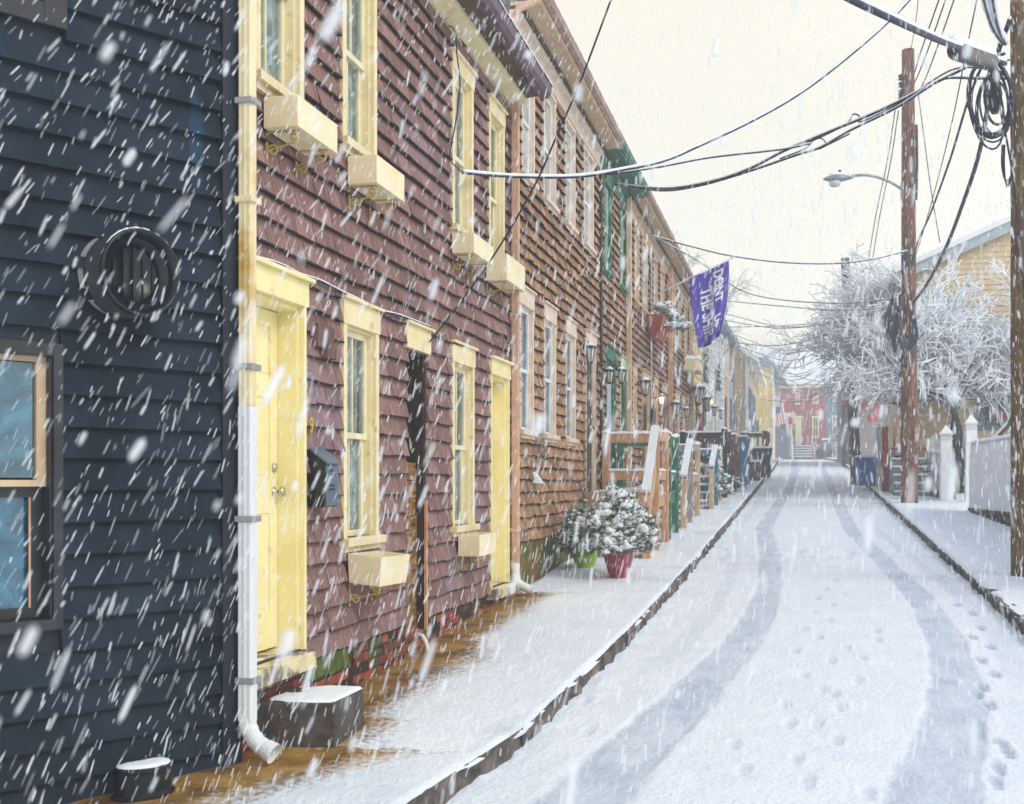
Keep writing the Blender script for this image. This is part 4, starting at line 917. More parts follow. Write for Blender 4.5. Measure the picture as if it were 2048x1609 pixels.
m = MB(); y = FY(1196); m.tube([(X0 + .05, y, gz(18)), (X0 + .05, y, ZB)], .022, 8); m.build('downspout', M['black'], hG)

hC = thing('tan_trim_house', 'brown shingled house with tan trim behind the long flagpole', 'house', (X0, (YG1 + YC1) / 2, gz(24)))
holes = []
for i, (pl, pr) in enumerate(((1266, 1275), (1281, 1292), (1304, 1312), (1318, 1326))): holes.append(window(hC, X0, FY(pl), FY(pr), us - .02, ut_, M['tan'], M['white'], lh=.1, cw=.07, rec=.02, cap=False, curt='curtain', muntin=False))
for i, (pl, pr, pt, pb) in enumerate(((1262, 1270, 728, 880), (1305, 1313, 750, 880))): holes.append(window(hC, X0, FY(pl), FY(pr), FZ(pl, pb), FZ(pl, pt), M['tan'], M['beige'], lh=.2, cw=.08, rec=.02, curt='curtain', muntin=False))
holes.append(door(hC, X0, FY(1281), FY(1296), gz(24) + .6, FZ(1281, 737), M['tan'], M['black'], lh=.2, rec=.02))
holes.append(door(hC, X0, FY(1322), FY(1331), gz(26) + .6, FZ(1322, 765), M['tan'], M['black'], lh=.2, rec=.02))
row_body(hC, YG1, YC1, holes, M['brown_old'], gz(21) + .15)
cornice(hC, YG1 + .001, YC1, M['tan'], M['eavebrown'])
pipe(hC, 1258, gz(22), ZB + .2, M['tan'], .045)
m = MB().tube([(X0 + .05, FY(1298), gz(24)), (X0 + .05, FY(1298), ZB)], .012, 6); m.build('wire_conduit', M['white'], hC)

hD = thing('far_brown_shingle_house', 'last brown shingled house of the row, ending at the yellowed drainpipe behind the flag', 'house', (X0, (YC1 + YD1) / 2, gz(31)))
holes = []
for i, (pl, pr) in enumerate(((1343, 1349), (1353, 1360), (1366, 1372))): holes.append(window(hD, X0, FY(pl), FY(pr), us + .0, ut_, M['tan'], M['white'], lh=.1, cw=.08, rec=.02, cap=False, curt='blind', muntin=False))
for i, (pl, pr) in enumerate(((1362, 1368), (1373, 1379))): holes.append(window(hD, X0, FY(pl), FY(pr), gz(31) + 1.0, FZ(pl, 790), M['beige'], M['slate'], lh=.2, cw=.09, rec=.02, curt='blind', muntin=False))
holes.append(door(hD, X0, FY(1348), FY(1356), gz(30) + .6, FZ(1348, 780), M['beige'], M['brownwood'], lh=.2, rec=.02))
row_body(hD, YC1, YD1, holes, M['brown_old'], gz(28) + .15)
cornice(hD, YC1 + .001, YD1, M['tan'], M['eavebrown'])
pipe(hD, 1341, gz(29), ZB + .2, M['orangewood'], .05); pipe(hD, 1382, gz(35), ZB + .2, M['tan'], .05)

# ------------------------------------------------------------------ wall lanterns, hoods
def lantern(label, px, py, s=1., style='cap', lit=False, out=.22, mm='black', cx=None):
    s *= .66; a = A0 - out; y = FY(px, a); z = FZ(px, py, a); X = -a
    t = thing('wall_lantern', label, 'lantern', (X0, y, z), 'wall lanterns by the doors of the row')
    m = MB().lathe((X0 + .03, y, z + .02), [(.05 * s, 0), (.05 * s, .015), (.02, .02)], 14, 'x')
    if style == 'scroll':
        pts = [(X0 + .04, y, z + .02)] + [(X0 + .04 + (out - .04) * (.5 + .5 * math.cos(R(200 - 20 * i))) , y, z + .16 * s + .13 * s * math.sin(R(-20 + 22 * i))) for i in range(10)] + [(X, y, z + .13 * s)]
        m.tube(pts, .011, 8)
        sp = [(X0 + .04 + out * .45 + .045 * (1 - i / 18) * math.cos(i * .6), y, z + .17 * s + .045 * (1 - i / 18) * math.sin(i * .6)) for i in range(16)]; m.tube(sp, .009, 6)
    else: m.tube([(X0 + .04, y, z + .02), (X0 + out * .6, y, z + .10 * s), (X, y, z + .16 * s)], .012, 8)
    m.build('arm', M[mm], t)
    MB().lathe((X, y, z), [(.01, .19 * s), (.03 * s, .17 * s), (.05 * s, .145 * s), (.10 * s, .125 * s), (.115 * s, .10 * s), (.11 * s, .09 * s), (.05 * s, .088 * s)], 20).build('hood', M[mm], t, smooth=False)
    m = MB().lathe((X, y, z), [(.085 * s, .088 * s), (.085 * s, .078 * s), (.084 * s, .078 * s)], 6)
    for j in range(6):
        a_ = j * math.pi / 3; m.tube([(X + .082 * s * math.cos(a_), y + .082 * s * math.sin(a_), z + .085 * s), (X + .045 * s * math.cos(a_), y + .045 * s * math.sin(a_), z - .13 * s)], .006 * s, 5)
    m.lathe((X, y, z), [(.02, -.165 * s), (.05 * s, -.15 * s), (.052 * s, -.13 * s), (.01, -.128 * s)], 16); m.build('cage', M[mm], t)
    MB().lathe((X, y, z), [(.036 * s, -.125 * s), (.075 * s, .08 * s)], 6).build('glass', M['bulb'] if lit else M['lampglass'], t)
    if mm == 'black' or style == 'cap': MB().lathe((X, y, z), [(.108 * s, .112 * s), (.07 * s, .147 * s), (.03 * s, .178 * s), (.01, .19 * s)], 20).build('snow_cap', M['snow'], t, smooth=True)
    return t
lantern('large black hooded wall lantern beside the black storm door', 1180, 708, 1.25, out=.2)
lantern('black wall lantern on a scroll arm by the pale blue door', 1219, 752, 1.1, 'scroll', out=.22)
lantern('black wall lantern on a scroll arm beside the green-trimmed window', 1243, 752, 1.2, 'scroll', out=.22)
lantern('boxy dark wall lantern on the tan-trimmed door beyond the green house', 1290, 775, 1.5, out=.24)
lantern('lit wall lantern glowing warm orange in the brown row', 1323, 800, 1.0, lit=True, out=.2)
lantern('grey hooded lantern on the far brown house left of its door', 1352, 818, 1.7, out=.25, mm='slate')
lantern('small grey lantern nearest the far end of the brown row', 1373, 826, 1.3, out=.25, mm='slate')
lantern('big black lantern on the white house beyond the yellow strip', 1397, 790, 2.6, out=.3)
lantern('black lantern with an amber pane on the white house front', 1414, 808, 2.2, out=.3, lit=False)
lantern('small dark lantern on the grey-blue house front', 1429, 822, 1.6, out=.3)
lantern('small dark lantern on the tan narrow house front', 1443, 828, 1.8, out=.3)
y = FY(1418, 2.6); z = FZ(1418, 808, 2.6)
MB().lathe((-2.55, y, z - .1), [(.02, .1), (.05, .12), (.05, .28), (.02, .30)], 8).build('window_candle', M['bulb'], None, label='small warm light glowing on the white house front', cat='light')
# shutters-like dark figure: narrow black mail slot panel between lamps
MB().box(X0 + .03, X0 + .10, FY(1296), FY(1302), FZ(1298, 870), FZ(1298, 815)).build('mailbox', M['blackgloss'], None, label='tall black wall mailbox beside the tan-trimmed door', cat='mailbox', bevel=.01)

# red planter with snowy sprigs under an upper window
t = thing('hanging_planter', 'red planter with snow-laden sprigs hung high on the far brown row', 'planter', (X0, FY(1325), FZ(1325, 670)))
ya, yb = FY(1316, 2.6), FY(1336, 2.6); zt, zb_ = FZ(1316, 628, 2.6), FZ(1316, 668, 2.6)
m = MB().hexa([(X0 + .03, ya + .5, zb_), (X0 + .22, ya + .5, zb_ - .02), (X0 + .22, yb - .4, zb_ - .02), (X0 + .03, yb - .4, zb_)], [(X0 + .03, ya, zt), (X0 + .38, ya, zt), (X0 + .38, yb, zt), (X0 + .03, yb, zt)]); m.build('planter', M['terracotta'], t, bevel=.02)
HP = (t, (X0 + .26, (ya + yb) / 2, zt + .02))

# ------------------------------------------------------------------ flag
fy = FY(1283); P0 = Vector(fac(1283, 602)); P0 = Vector((X0 + .03, P0.y, P0.z))
Zt = (Cc * P0.y + Ss * 1.0); P1 = Vector(at(1466, 516, Zt - .1))
fl = thing('flag', 'purple flag with white lettering hanging from a pole on the brown row', 'flag', tuple(P0))
ax_ = (P1 - P0); m = MB().tube([P0, P0 + ax_ * .5, P1], [.017, .018, .018], 10); m.lathe(tuple(P1), [(.018, 0), (.03, .01), (.03, .04), (.01, .055)], 10); m.build('pole', M['white'], fl, smooth=True)
MB().box(X0 + .02, X0 + .09, P0.y - .05, P0.y + .05, P0.z - .07, P0.z + .07).build('bracket', M['white'], fl, bevel=.01)
# cloth: u along pole from inner to outer edge, v downward; edges follow the hanging outline
u0, u1 = .505, .955
def flag_pt(u, v, off=0.0):
    top = P0 + ax_ * (u0 + (u1 - u0) * u)
    # bottom outline (pixels) inner (1400,695) .. outer (1443,672)
    bi, bm, bo = Vector(at(1399, 696, Zt - .25)), Vector(at(1420, 692, Zt - .25)), Vector(at(1437, 672, Zt - .25))
    bot = bi * (1 - u) + bo * u + (bm - (bi + bo) / 2) * (4 * u * (1 - u)) * .6
    bul = math.sin(math.pi * v) * (u - .25) * .11
    p = top * (1 - v) + bot * v + Vector((Cc, Ss, 0)) * bul
    fold = (.015 + .075 * v) * math.sin(u * 9.0 + v * 2.2 + .6) + .03 * v * math.sin(u * 21 + v * 5) + .012 * math.sin(v * 13 + u * 6)
    n_ = Vector((Ss, -Cc, 0))
    sh = .05 * v * math.cos(u * 9.0 + v * 2.2 + .6) * 0.6
    return p + n_ * (fold + off) + Vector((Cc, Ss, 0)) * sh
m = MB(); nu, nv = 60, 80
m.add([tuple(flag_pt(i / nu, j / nv)) for j in range(nv + 1) for i in range(nu + 1)], [(j * (nu + 1) + i, j * (nu + 1) + i + 1, (j + 1) * (nu + 1) + i + 1, (j + 1) * (nu + 1) + i) for j in range(nv) for i in range(nu)])
m.v = m.v; clo = m.build('cloth', M['flag'], fl, smooth=True); sm = clo.modifiers.new('thick', 'SOLIDIFY'); sm.thickness = .004; sm.offset = 0
def flag_text(txt, u_right, vtop, vlen, usize):
    vs, fs = text_mesh(txt, 1.0, .035); xs = [v[0] for v in vs]; ysv = [v[1] for v in vs]; x0_, x1_ = min(xs), max(xs); y0_, y1_ = 0, max(ysv)
    import bmesh
    bm = bmesh.new(); bv = [bm.verts.new((v[0], v[1], 0)) for v in vs]
    for f in fs:
        try: bm.faces.new([bv[i] for i in f])
        except ValueError: pass
    bmesh.ops.triangulate(bm, faces=bm.faces); 
    for _ in range(2): bmesh.ops.subdivide_edges(bm, edges=[e for e in bm.edges if e.calc_length() > .12], cuts=1)
    bmesh.ops.triangulate(bm, faces=bm.faces)
    m = MB(); bm.verts.index_update()
    # reads downward: text x -> v, text up -> +u
    V = [tuple(flag_pt(u_right - usize * (1 - v.co.y / y1_), vtop + vlen * (v.co.x - x0_) / (x1_ - x0_), .008)) for v in bm.verts]
    m.add(V, [tuple(v.index for v in f.verts) for f in bm.faces]); bm.free(); return m
flag_text("DONT", .86, .07, .42, .25).build('lettering', M['letter'], fl)
flag_text("THE SHIP", .56, .22, .66, .27).build('lettering', M['letter'], fl)
flag_text("UP", .86, .66, .18, .22).build('lettering', M['letter'], fl)

# ------------------------------------------------------------------ stoops
def stoop(label, mm, y0, y1, xo, zplat, zrail, newel=None, mm2=None, name='stoop', posts_front=True, low=None, pw=.10, xi=X0 + .05, infill=False):
    """landing against the wall with posts and rails; steps come down toward the camera"""
    gb = gz(y0); t = thing(name, label, 'stoop', ((xi + xo) / 2, (y0 + y1) / 2, gb), 'wooden stoops along the left pavement'); mm2 = mm2 or mm
    m = MB(); k = int((y1 - y0) / .14)
    for i in range(k): a = y0 + (y1 - y0) * i / k; m.box(xi + .02, xo + .02, a, a + (y1 - y0) / k - .006, zplat - .035, zplat)
    m.box(xi + .02, xo, y0, y0 + .04, zplat - .20, zplat - .036); m.box(xo - .04, xo, y0 + .05, y1, zplat - .20, zplat - .036)
    m.build('landing', mm, t); snowcap(xi + .1, xo - .06, y0 + .02, y1 - .02, zplat, .035, t)
    posts = [(xo, y1, zrail), (xi + pw, y1, zrail), (xo, y0, zrail)]
    for (x, y, zt) in posts:
        MB().box(x - pw / 2, x + pw / 2, y - pw / 2, y + pw / 2, gz(y) - .05 if x != xi + pw else zplat - .2, zt).build('post', mm2 if y == y1 else mm, t, bevel=.006); snowcap(x - pw / 2 - .012, x + pw / 2 + .012, y - pw / 2 - .012, y + pw / 2 + .012, zt, .045, t)
    hts = [zrail - .08, zrail - .62 if zrail - .62 > zplat + .1 else zplat + .22]
    for z in hts:
        MB().box(xi + pw, xo - pw / 2, y1 - .02, y1 + .02, z - .07, z + .06).build('rail', mm, t); snowcap(xi + pw, xo - pw / 2, y1 - .028, y1 + .028, z + .06, .035, t)
        MB().box(xo - .02, xo + .02, y0 + pw / 2, y1 - pw / 2, z - .07, z + .06).build('rail', mm, t); snowcap(xo - .028, xo + .028, y0 + pw / 2, y1 - pw / 2, z + .06, .03, t)
    if infill:
        for i in range(9):
            x = xi + .16 + (xo - xi - .26) * i / 8; MB().box(x - .012, x + .012, y1 - .012, y1 + .012, zplat, zrail - .1).build('baluster', mm, t)
    if newel:
        ng = gz(newel); zn = (ng + .95) if low is None else low
        n = max(2, round((zplat - ng) / .19)); run = (y0 - newel) / n
        for i in range(n):
            zt = ng + (zplat - ng) * (i + 1) / (n + 1); ya = newel + run * i
            MB().box(xi + .1, xo - .03, ya, ya + run + .02, zt - .04, zt).build('tread', mm, t); snowcap(xi + .12, xo - .05, ya, ya + run, zt, .035, t)
        MB().box(xo - .05, xo - .015, newel, y0, ng, ng + .14).build('stringer', mm, t)
        MB().box(xo - pw / 2, xo + pw / 2, newel - pw / 2, newel + pw / 2, ng - .05, zn - .14).build('post', mm2, t, bevel=.006)
        m = MB(); m.beam((xo, newel - .03, zn - .12), (xo, y0 - .05, zrail - .02), .10, .045); m.build('handrail', mm, t)
        s = MB(); s.beam((xo, newel - .05, zn - .08), (xo, y0 - .05, zrail + .022), .105, .045); s.build('snow_cap', M['snow'], t)
        MB().beam((xo, newel + .05, zn - .5), (xo, y0 - .05, zrail - .55), .04, .12).build('rail', mm, t)
    return t
zr = lambda px, py, Z: EH + (HY - py) / F * Z
stoop('orange cedar stoop with a snow-topped sloping handrail behind the maroon pot', M['orangewood'], 16.8, 18.05, -1.86, gz(17) + .78 - .0, zr(1312, 858, 16.9), newel=15.75)
stoop('dark green stoop posts right behind the orange cedar stoop', M['green'], 18.4, 19.6, -1.86, gz(19) + .7, zr(1335, 868, 18.4), newel=None)
stoop('weathered grey stoop with light cedar posts beyond the green stoop', M['greywood'], 21.6, 23.2, -1.80, gz(22) + .6, zr(1385, 884, 21.8), newel=20.4, mm2=M['lightwood'])
stoop('teal stoop with one light cedar post', M['teal'], 26.2, 27.6, -1.66, gz(27) + .55, zr(1437, 896, 26.5), newel=25.0, mm2=M['lightwood'])
stoop('black railed stoop in front of the far brown house', M['black'], 28.8, 30.3, -1.62, gz(29) + .7, zr(1450, 862, 29.5), newel=None, infill=True, pw=.13)
stoop('dark brown post stoop before the bright blue one', M['brownwood'], 31.6, 33.0, -1.55, gz(32) + .6, zr(1475, 872, 32), newel=None, pw=.16)
stoop('bright blue stoop beyond the dark brown post', M['blue'], 34.4, 35.8, -1.42, gz(35) + .6, zr(1490, 876, 34.5), newel=None, pw=.22)
stoop('far red-brown railing stoop in front of the yellow house', M['brownwood'], 40.2, 41.4, -.98, gz(40) + .55, zr(1538, 864, 40), newel=None, pw=.22, xi=-1.9)
# boxes and bins among the stoops
def bin_(label, x, y, w_, d_, h, mm, name='trash_bin', group=None):
    t = thing(name, label, 'bin', (x, y, gz(y)), group)
    MB().hexa([(x - w_ * .42, y - d_ * .42, gz(y)), (x + w_ * .42, y - d_ * .42, gz(y)), (x + w_ * .42, y + d_ * .42, gz(y)), (x - w_ * .42, y + d_ * .42, gz(y))], [(x - w_ / 2, y - d_ / 2, gz(y) + h), (x + w_ / 2, y - d_ / 2, gz(y) + h), (x + w_ / 2, y + d_ / 2, gz(y) + h), (x - w_ / 2, y + d_ / 2, gz(y) + h)]).build('body', mm, t, bevel=.02)
    MB().box(x - w_ * .54, x + w_ * .54, y - d_ * .54, y + d_ * .54, gz(y) + h + .002, gz(y) + h + .05).build('lid', mm, t, bevel=.015)
    MB().tube([(x - w_ * .45, y - d_ * .3, gz(y) + .09), (x - w_ * .5, y - d_ * .3, gz(y) + .09)], .09, 12).build('wheel', M['black'], t)
    snowcap(x - w_ * .53, x + w_ * .53, y - d_ * .53, y + d_ * .53, gz(y) + h + .05, .06, t)
bin_('dark snow-topped trash bin in front of the far red-brown railing', *gnd(1524, 955)[:2], .62, .6, .85, M['darkbin'])
bin_('low dark storage box with snow on its lid beside the dark trash bin', *gnd(1506, 962)[:2], .5, .5, .5, M['brownwood'], 'storage_box')
bin_('blue snow-topped recycling bin on the right pavement', *gnd(1735, 972)[:2], .62, .6, .70, M['bluebin'], 'recycling_bin')
bin_('grey-black bin tucked behind the blue recycling bin', gnd(1735, 972)[0] + .62, gnd(1735, 972)[1] + .6, .5, .5, .74, M['darkbin'])
# evergreen shrubs
def shrub(parent, c, rx, rz, n, seed, droop=.25):
    r_ = random.Random(seed); f = MB(); s = MB(); st = MB()
    for i in range(n):
        a = r_.uniform(0, 6.283); el = math.acos(1 - 1.35 * r_.random()); q = .45 + .55 * r_.random() ** .5
        d = Vector((math.sin(el) * math.cos(a), math.sin(el) * math.sin(a), math.cos(el))); q *= 1 + .28 * math.sin(a * 3 + seed) * math.sin(el * 4 + seed) + .12 * math.sin(a * 7 + el * 5)
        p = Vector(c) + Vector((d.x * rx * q * r_.uniform(.8, 1.18), d.y * rx * q, d.z * rz * q * r_.uniform(.85, 1.15)))
        p.z -= droop * rx * (abs(math.sin(el)) ** 3) * .4
        if i % 3 == 0: st.tube([Vector(c) - Vector((0, 0, rz * .2)), (Vector(c) * .5 + p * .5) + Vector((0, 0, .02)), p], [.009, .006, .003], 4, cap=False)
        dd = (d + Vector((r_.uniform(-.5, .5), r_.uniform(-.5, .5), r_.uniform(-.2, .6)))).normalized(); ln = rx * r_.uniform(.16, .30)
        for k in range(11):
            e2 = (dd + Vector((r_.uniform(-.9, .9), r_.uniform(-.9, .9), r_.uniform(-.7, .7)))).normalized(); o_ = p + dd * ln * r_.uniform(-.6, .7)
            side = e2.cross(Vector((r_.uniform(-1, 1), r_.uniform(-1, 1), r_.uniform(-1, 1)))).normalized() * .0065; tip = o_ + e2 * r_.uniform(.035, .075)
            f.add([tuple(o_ - side), tuple(o_ + side), tuple(tip + side * .4), tuple(tip - side * .4)], [(0, 1, 2, 3)])
        if r_.random() < .95 and d.z > -.35:
            # little snow pad riding the spray
            nn = 7; rr = ln * (.24 + .42 * r_.random() ** 1.6); base = p + Vector((0, 0, .012)); vs = []; ring_n = 3
            for q2, (fr, hh) in enumerate(((.8, -.25), (1.05, .35), (.72, .95))):
                for j in range(nn):
                    aa = 6.283 * j / nn; jj = r_.uniform(.55, 1.35); vs.append(tuple(base + Vector((math.cos(aa) * rr * fr * jj * (1.1), math.sin(aa) * rr * fr * jj, hh * rr * .8 * r_.uniform(.5, 1.4))) + Vector((dd.x, dd.y, 0)) * rr * .25 * q2))
            vs.append(tuple(base + Vector((dd.x * rr * .5, dd.y * rr * .5, rr * 1.05)))); m_ = len(vs) - 1
            s.add(vs, [(a_ * nn + j, a_ * nn + (j + 1) % nn, (a_ + 1) * nn + (j + 1) % nn, (a_ + 1) * nn + j) for a_ in range(2) for j in range(nn)] + [(2 * nn + j, 2 * nn + (j + 1) % nn, m_) for j in range(nn)] + [tuple(range(nn))[::-1]])
    st.build('stem', M['bark'], parent); f.build('foliage', M['needle'], parent); s.build('snow_cap', M['snow'], parent, smooth=True)
shrub(HP[0], HP[1], .42, .26, 260, 77, droop=.9)
def pot(label, px, py, rt, rb, h, mm, sh_r, sh_z, seed, n=420, rim=True):
    x, y, z = gnd(px, py); t = thing('potted_shrub', label, 'potted plant', (x, y, z), 'potted evergreen shrubs')
    pr = [(rb * .9, -.02), (rb, 0), (rb + (rt - rb) * .35, h * .25), (rb + (rt - rb) * .75, h * .65), (rt, h * .93), (rt * 1.06, h * .935), (rt * 1.06, h), (rt * .95, h), (rt * .9, h * .8), (.02, h * .8)] if rim else [(rb * .9, -.02), (rb, 0), (rb + (rt - rb) * .45, h * .25), (rb + (rt - rb) * .85, h * .65), (rt, h * .97), (rt * 1.02, h), (rt * .93, h), (rt * .9, h * .85), (.02, h * .85)]
    MB().lathe((x, y, z), pr, 36).build('pot', mm, t, smooth=True)
    snowcap(x - rt * .6, x + rt * .6, y - rt * .6, y + rt * .6, z + h * .84, .03, t)
    shrub(t, (x, y, z + h + sh_z * .32), sh_r, sh_z, n, seed)
pot('snow-covered evergreen in a tall maroon glazed pot', 1237, 1157, .175, .085, .345, M['potred'], .33, .41, 3, 1300, rim=False)
pot('snow-covered evergreen in a lime green pot nearer the brown wall', 1170, 1138, .165, .10, .25, M['potgreen'], .26, .33, 5, 600)
# shrubs among stoops
def bush(label, px, py, h, r_, seed, n=120, potm=None):
    x, y, z = gnd(px, py); t = thing('potted_shrub', label, 'potted plant', (x, y, z), 'snowy shrubs between the stoops')
    if potm: MB().lathe((x, y, z), [(.12, 0), (.19, h * .5), (.21, h * .5), (.21, h * .56), (.1, h * .55)], 20).build('pot', potm, t, smooth=True); shrub(t, (x, y, z + h * .75), r_, h * .45, n, seed)
    else: shrub(t, (x, y, z + h * .5), r_, h * .55, n, seed)
bush('snowy plant in a red pot against the grey stoop', 1366, 1020, .85, .30, 11, 150, M['terracotta'])
bush('snow-bent bush spilling from a red pot beside the teal stoop', 1418, 1005, .75, .38, 12, 200, M['terracotta'])
bush('dark green snowy shrub drooping to the ground before the teal stoop', 1432, 1008, .60, .30, 13, 160)
bush('small snowy bush on the black railed stoop', 1390, 905, .5, .42, 14, 130)
bush('dark little snowy bush below the dark brown post', 1462, 985, .35, .3, 15, 90)

def wreath(label, px, py, r_, a=2.75, n=40):
    c = fac(px, py, a); t = thing('wreath', label, 'wreath', c)
    m = MB(); s_ = MB()
    for i in range(n):
        an = 6.283 * i / n; p = Vector((c[0] + rnd.uniform(-.05, .05), c[1] + r_ * math.cos(an), c[2] + r_ * math.sin(an)))
        for k in range(6):
            q = p + Vector((rnd.uniform(-.2, .3), rnd.uniform(-.6, .6), rnd.uniform(-.6, .6))) * r_ * .5; m.tube([p, q], [.03, .01], 4)
        s_.tube([p + Vector((0, 0, .04)), p + Vector((.05, .05, .06))], [.03, .02], 5)
    m.build('sprigs', M['needle'], t); s_.build('snow_cap', M['snow'], t)
wreath('dark green wreath hung on the pale grey-blue house front', 1437, 757, .38)
wreath('snowy garland swag with dried leaves on the white house', 1412, 733, .42)
c_ = fac(1392, 728, 2.6); t = thing('window_box', 'two-tiered cream box capped with snow at the narrow yellow front', 'planter box', c_)
MB().box(X0 + .02, X0 + .42, c_[1] - .7, c_[1] + .5, c_[2] - .25, c_[2] + .05).build('planter', M['cream'], t, bevel=.03); snowcap(X0 + .02, X0 + .44, c_[1] - .7, c_[1] + .5, c_[2] + .05, .10, t)
c_ = fac(1403, 858, 2.75); MB().box(-2.80, -2.74, c_[1] - .25, c_[1] + .25, c_[2] - .45, c_[2] + .45).build('banner', M['redpaint'], None, label='small red banner on the white house near its door', cat='banner', bevel=.02)
# ------------------------------------------------------------------ far houses, left side
def gable_win(parent, plane, a0, a1, z0, z1, c, mm, gl='glassdark', axis='y', fr=.1):
    """flat-trimmed window on a wall facing the camera (axis='y', wall y=c) or the street (axis='x', wall x=c)"""
    def bb(mb, u0, u1, o0, o1, z0, z1):
        if axis == 'y': mb.box(u0, u1, c - o1, c - o0, z0, z1)
        else: mb.box(c + o0, c + o1, u0, u1, z0, z1)
    m = MB(); bb(m, a0, a0 + fr, -.01, .05, z0, z1); bb(m, a1 - fr, a1, -.01, .05, z0, z1); bb(m, a0 - .04, a1 + .04, -.01, .08, z1, z1 + fr * 1.3); bb(m, a0 - .04, a1 + .04, -.01, .09, z0 - fr * .8, z0)
    bb(m, a0 + fr, a1 - fr, 0, .04, (z0 + z1) / 2 - .03, (z0 + z1) / 2 + .03); bb(m, (a0 + a1) / 2 - .02, (a0 + a1) / 2 + .02, 0, .035, z0, (z0 + z1) / 2 - .03); bb(m, (a0 + a1) / 2 - .02, (a0 + a1) / 2 + .02, 0, .035, (z0 + z1) / 2 + .03, z1)
    w_ = m.build('window', mm, parent); m = MB(); bb(m, a0 + fr - .01, a1 - fr + .01, .003, .012, z0, z1); m.build('pane', M[gl], w_)
def clap(parent, y0, y1, X, z0, z1, mm, ex=.2, axis='x'):
    m = MB(); z = z0
    while z < z1:
        zt = min(z + ex, z1)
        if axis == 'x': m.hexa([(X, y0, z), (X + .03, y0, z), (X + .03, y1, z), (X, y1, z)], [(X, y0, zt), (X + .006, y0, zt), (X + .006, y1, zt), (X, y1, zt)])
        else: m.hexa([(y0, X, z), (y0, X - .03, z), (y1, X - .03, z), (y1, X, z)], [(y0, X, zt), (y0, X - .006, zt), (y1, X - .006, zt), (y1, X, zt)])
        z += ex
    m.build('siding', mm, parent)
def rowhouse(name, label, y0, y1, mm, ztop, cm, X=X0, trim=M['white'], n=2, win_gl='glassdark', shutter=None, dm=None):
    zg = gz(y0); t = thing(name, label, 'house', (X, (y0 + y1) / 2, zg))
    MB().box(X - 7, X, y0, y1, zg - .3, ztop).build('wall', mm, t); clap(t, y0 + .12, y1 - .12, X + .002, zg + .3, ztop, mm)
    m = MB().box(X - .01, X + .05, y0, y0 + .12, zg, ztop).box(X - .01, X + .05, y1 - .12, y1, zg, ztop); m.build('corner_board', trim, t)
    MB().prism_y([(X - .02, ztop), (X + .08, ztop), (X + .28, ztop + .12), (X + .30, ztop + .26), (X - .02, ztop + .26)], y0 + .01, y1 - .01).build('cornice', cm, t)
    MB().hexa([(X + .34, y0, ztop + .26), (X + .34, y1, ztop + .26), (X - 3.5, y1, ztop + 2.2), (X - 3.5, y0, ztop + 2.2)], [(X + .34, y0, ztop + .34), (X + .34, y1, ztop + .34), (X - 3.5, y1, ztop + 2.3), (X - 3.5, y0, ztop + 2.3)]).build('roof', M['snow'], t)
    wd = (y1 - y0) / n
    for i in range(n):
        a = y0 + wd * (i + .3); b = a + min(1.0, wd * .45)
        for (z0, z1) in ((zg + 1.2, zg + 2.8), (zg + 3.7, min(ztop - .2, zg + 5.1))):
            if i == 0 and z0 < zg + 2:
                MB().box(X + .02, X + .06, a, b, zg + .55, zg + 2.8).build('door', dm or M['black'], t); continue
            gable_win(t, 'x', a, b, z0, z1, X + .03, trim, win_gl, axis='x')
            if shutter:
                for s0, s1 in ((a - .4, a - .03), (b + .03, b + .4)): MB().box(X + .03, X + .08, s0, s1, z0, z1).build('shutter', shutter, t)
    return t
ys_ = [YD1 + .02, FY(1399), FY(1425), FY(1445), FY(1456), 57.9]
rowhouse('yellow_strip_house', 'narrow bright yellow fronted house just past the flag', ys_[0], ys_[1], M['yellowhouse'], gz(38) + 5.0, M['tan'], n=1, trim=M['cream'])
rowhouse('white_house', 'white clapboard house with black door in the far left row', ys_[1] + .02, ys_[2], M['whitehouse'], EH + 5.55, M['bluehouse'], n=2)
rowhouse('grey_house', 'pale grey-blue clapboard house in the far left row', ys_[2] + .02, ys_[3], M['greybluehouse'], EH + 5.6, M['bluehouse'], n=2, dm=M['tan'])
rowhouse('narrow_tan_house', 'narrow tan house between the pale grey and light blue fronts', ys_[3] + .02, ys_[4], M['tanhouse'], EH + 5.75, M['bluehouse'], n=1)
rowhouse('light_blue_house', 'light blue house with a red corner strip in the far left row', ys_[4] + .02, ys_[5], M['lightblue'], EH + 5.9, M['bluehouse'], n=1, trim=M['redhouse'])
# tan shuttered house standing forward
xf = -2.25; zg = gz(58); zt = EH + 5.6
th_ = thing('shuttered_house', 'tan sided house with dark shutters standing forward of the far left row', 'house', (xf, 65, zg))
MB().box(-9, xf, 58.05, 73.5, zg - .3, zt).build('wall', M['tanhouse'], th_); clap(th_, -9, xf, 58.045, zg, zt, M['tanhouse'], .22, 'y'); clap(th_, 58.05, 73.5, xf + .002, zg, zt, M['tanhouse'], .22)
MB().box(xf - .08, xf + .06, 57.95, 58.1, zg, zt).build('corner_board', M['white'], th_)
MB().hexa([(xf + .5, 57.7, zt - .2), (xf + .5, 73.8, zt - .2), (-6, 73.8, zt + 2.6), (-6, 57.7, zt + 2.6)], [(xf + .5, 57.7, zt), (xf + .5, 73.8, zt), (-6, 73.8, zt + 2.9), (-6, 57.7, zt + 2.9)]).build('roof', M['snow'], th_)
for y in (60, 65): 
    gable_win(th_, 'x', y, y + 1.2, zg + 1.2, zg + 3.4, xf + .03, M['white'], axis='x')
    for s0, s1 in ((y - .7, y - .05), (y + 1.25, y + 1.9)): MB().box(xf + .03, xf + .12, s0, s1, zg + 1.2, zg + 3.4).build('shutter', M['bluehouse'], th_)
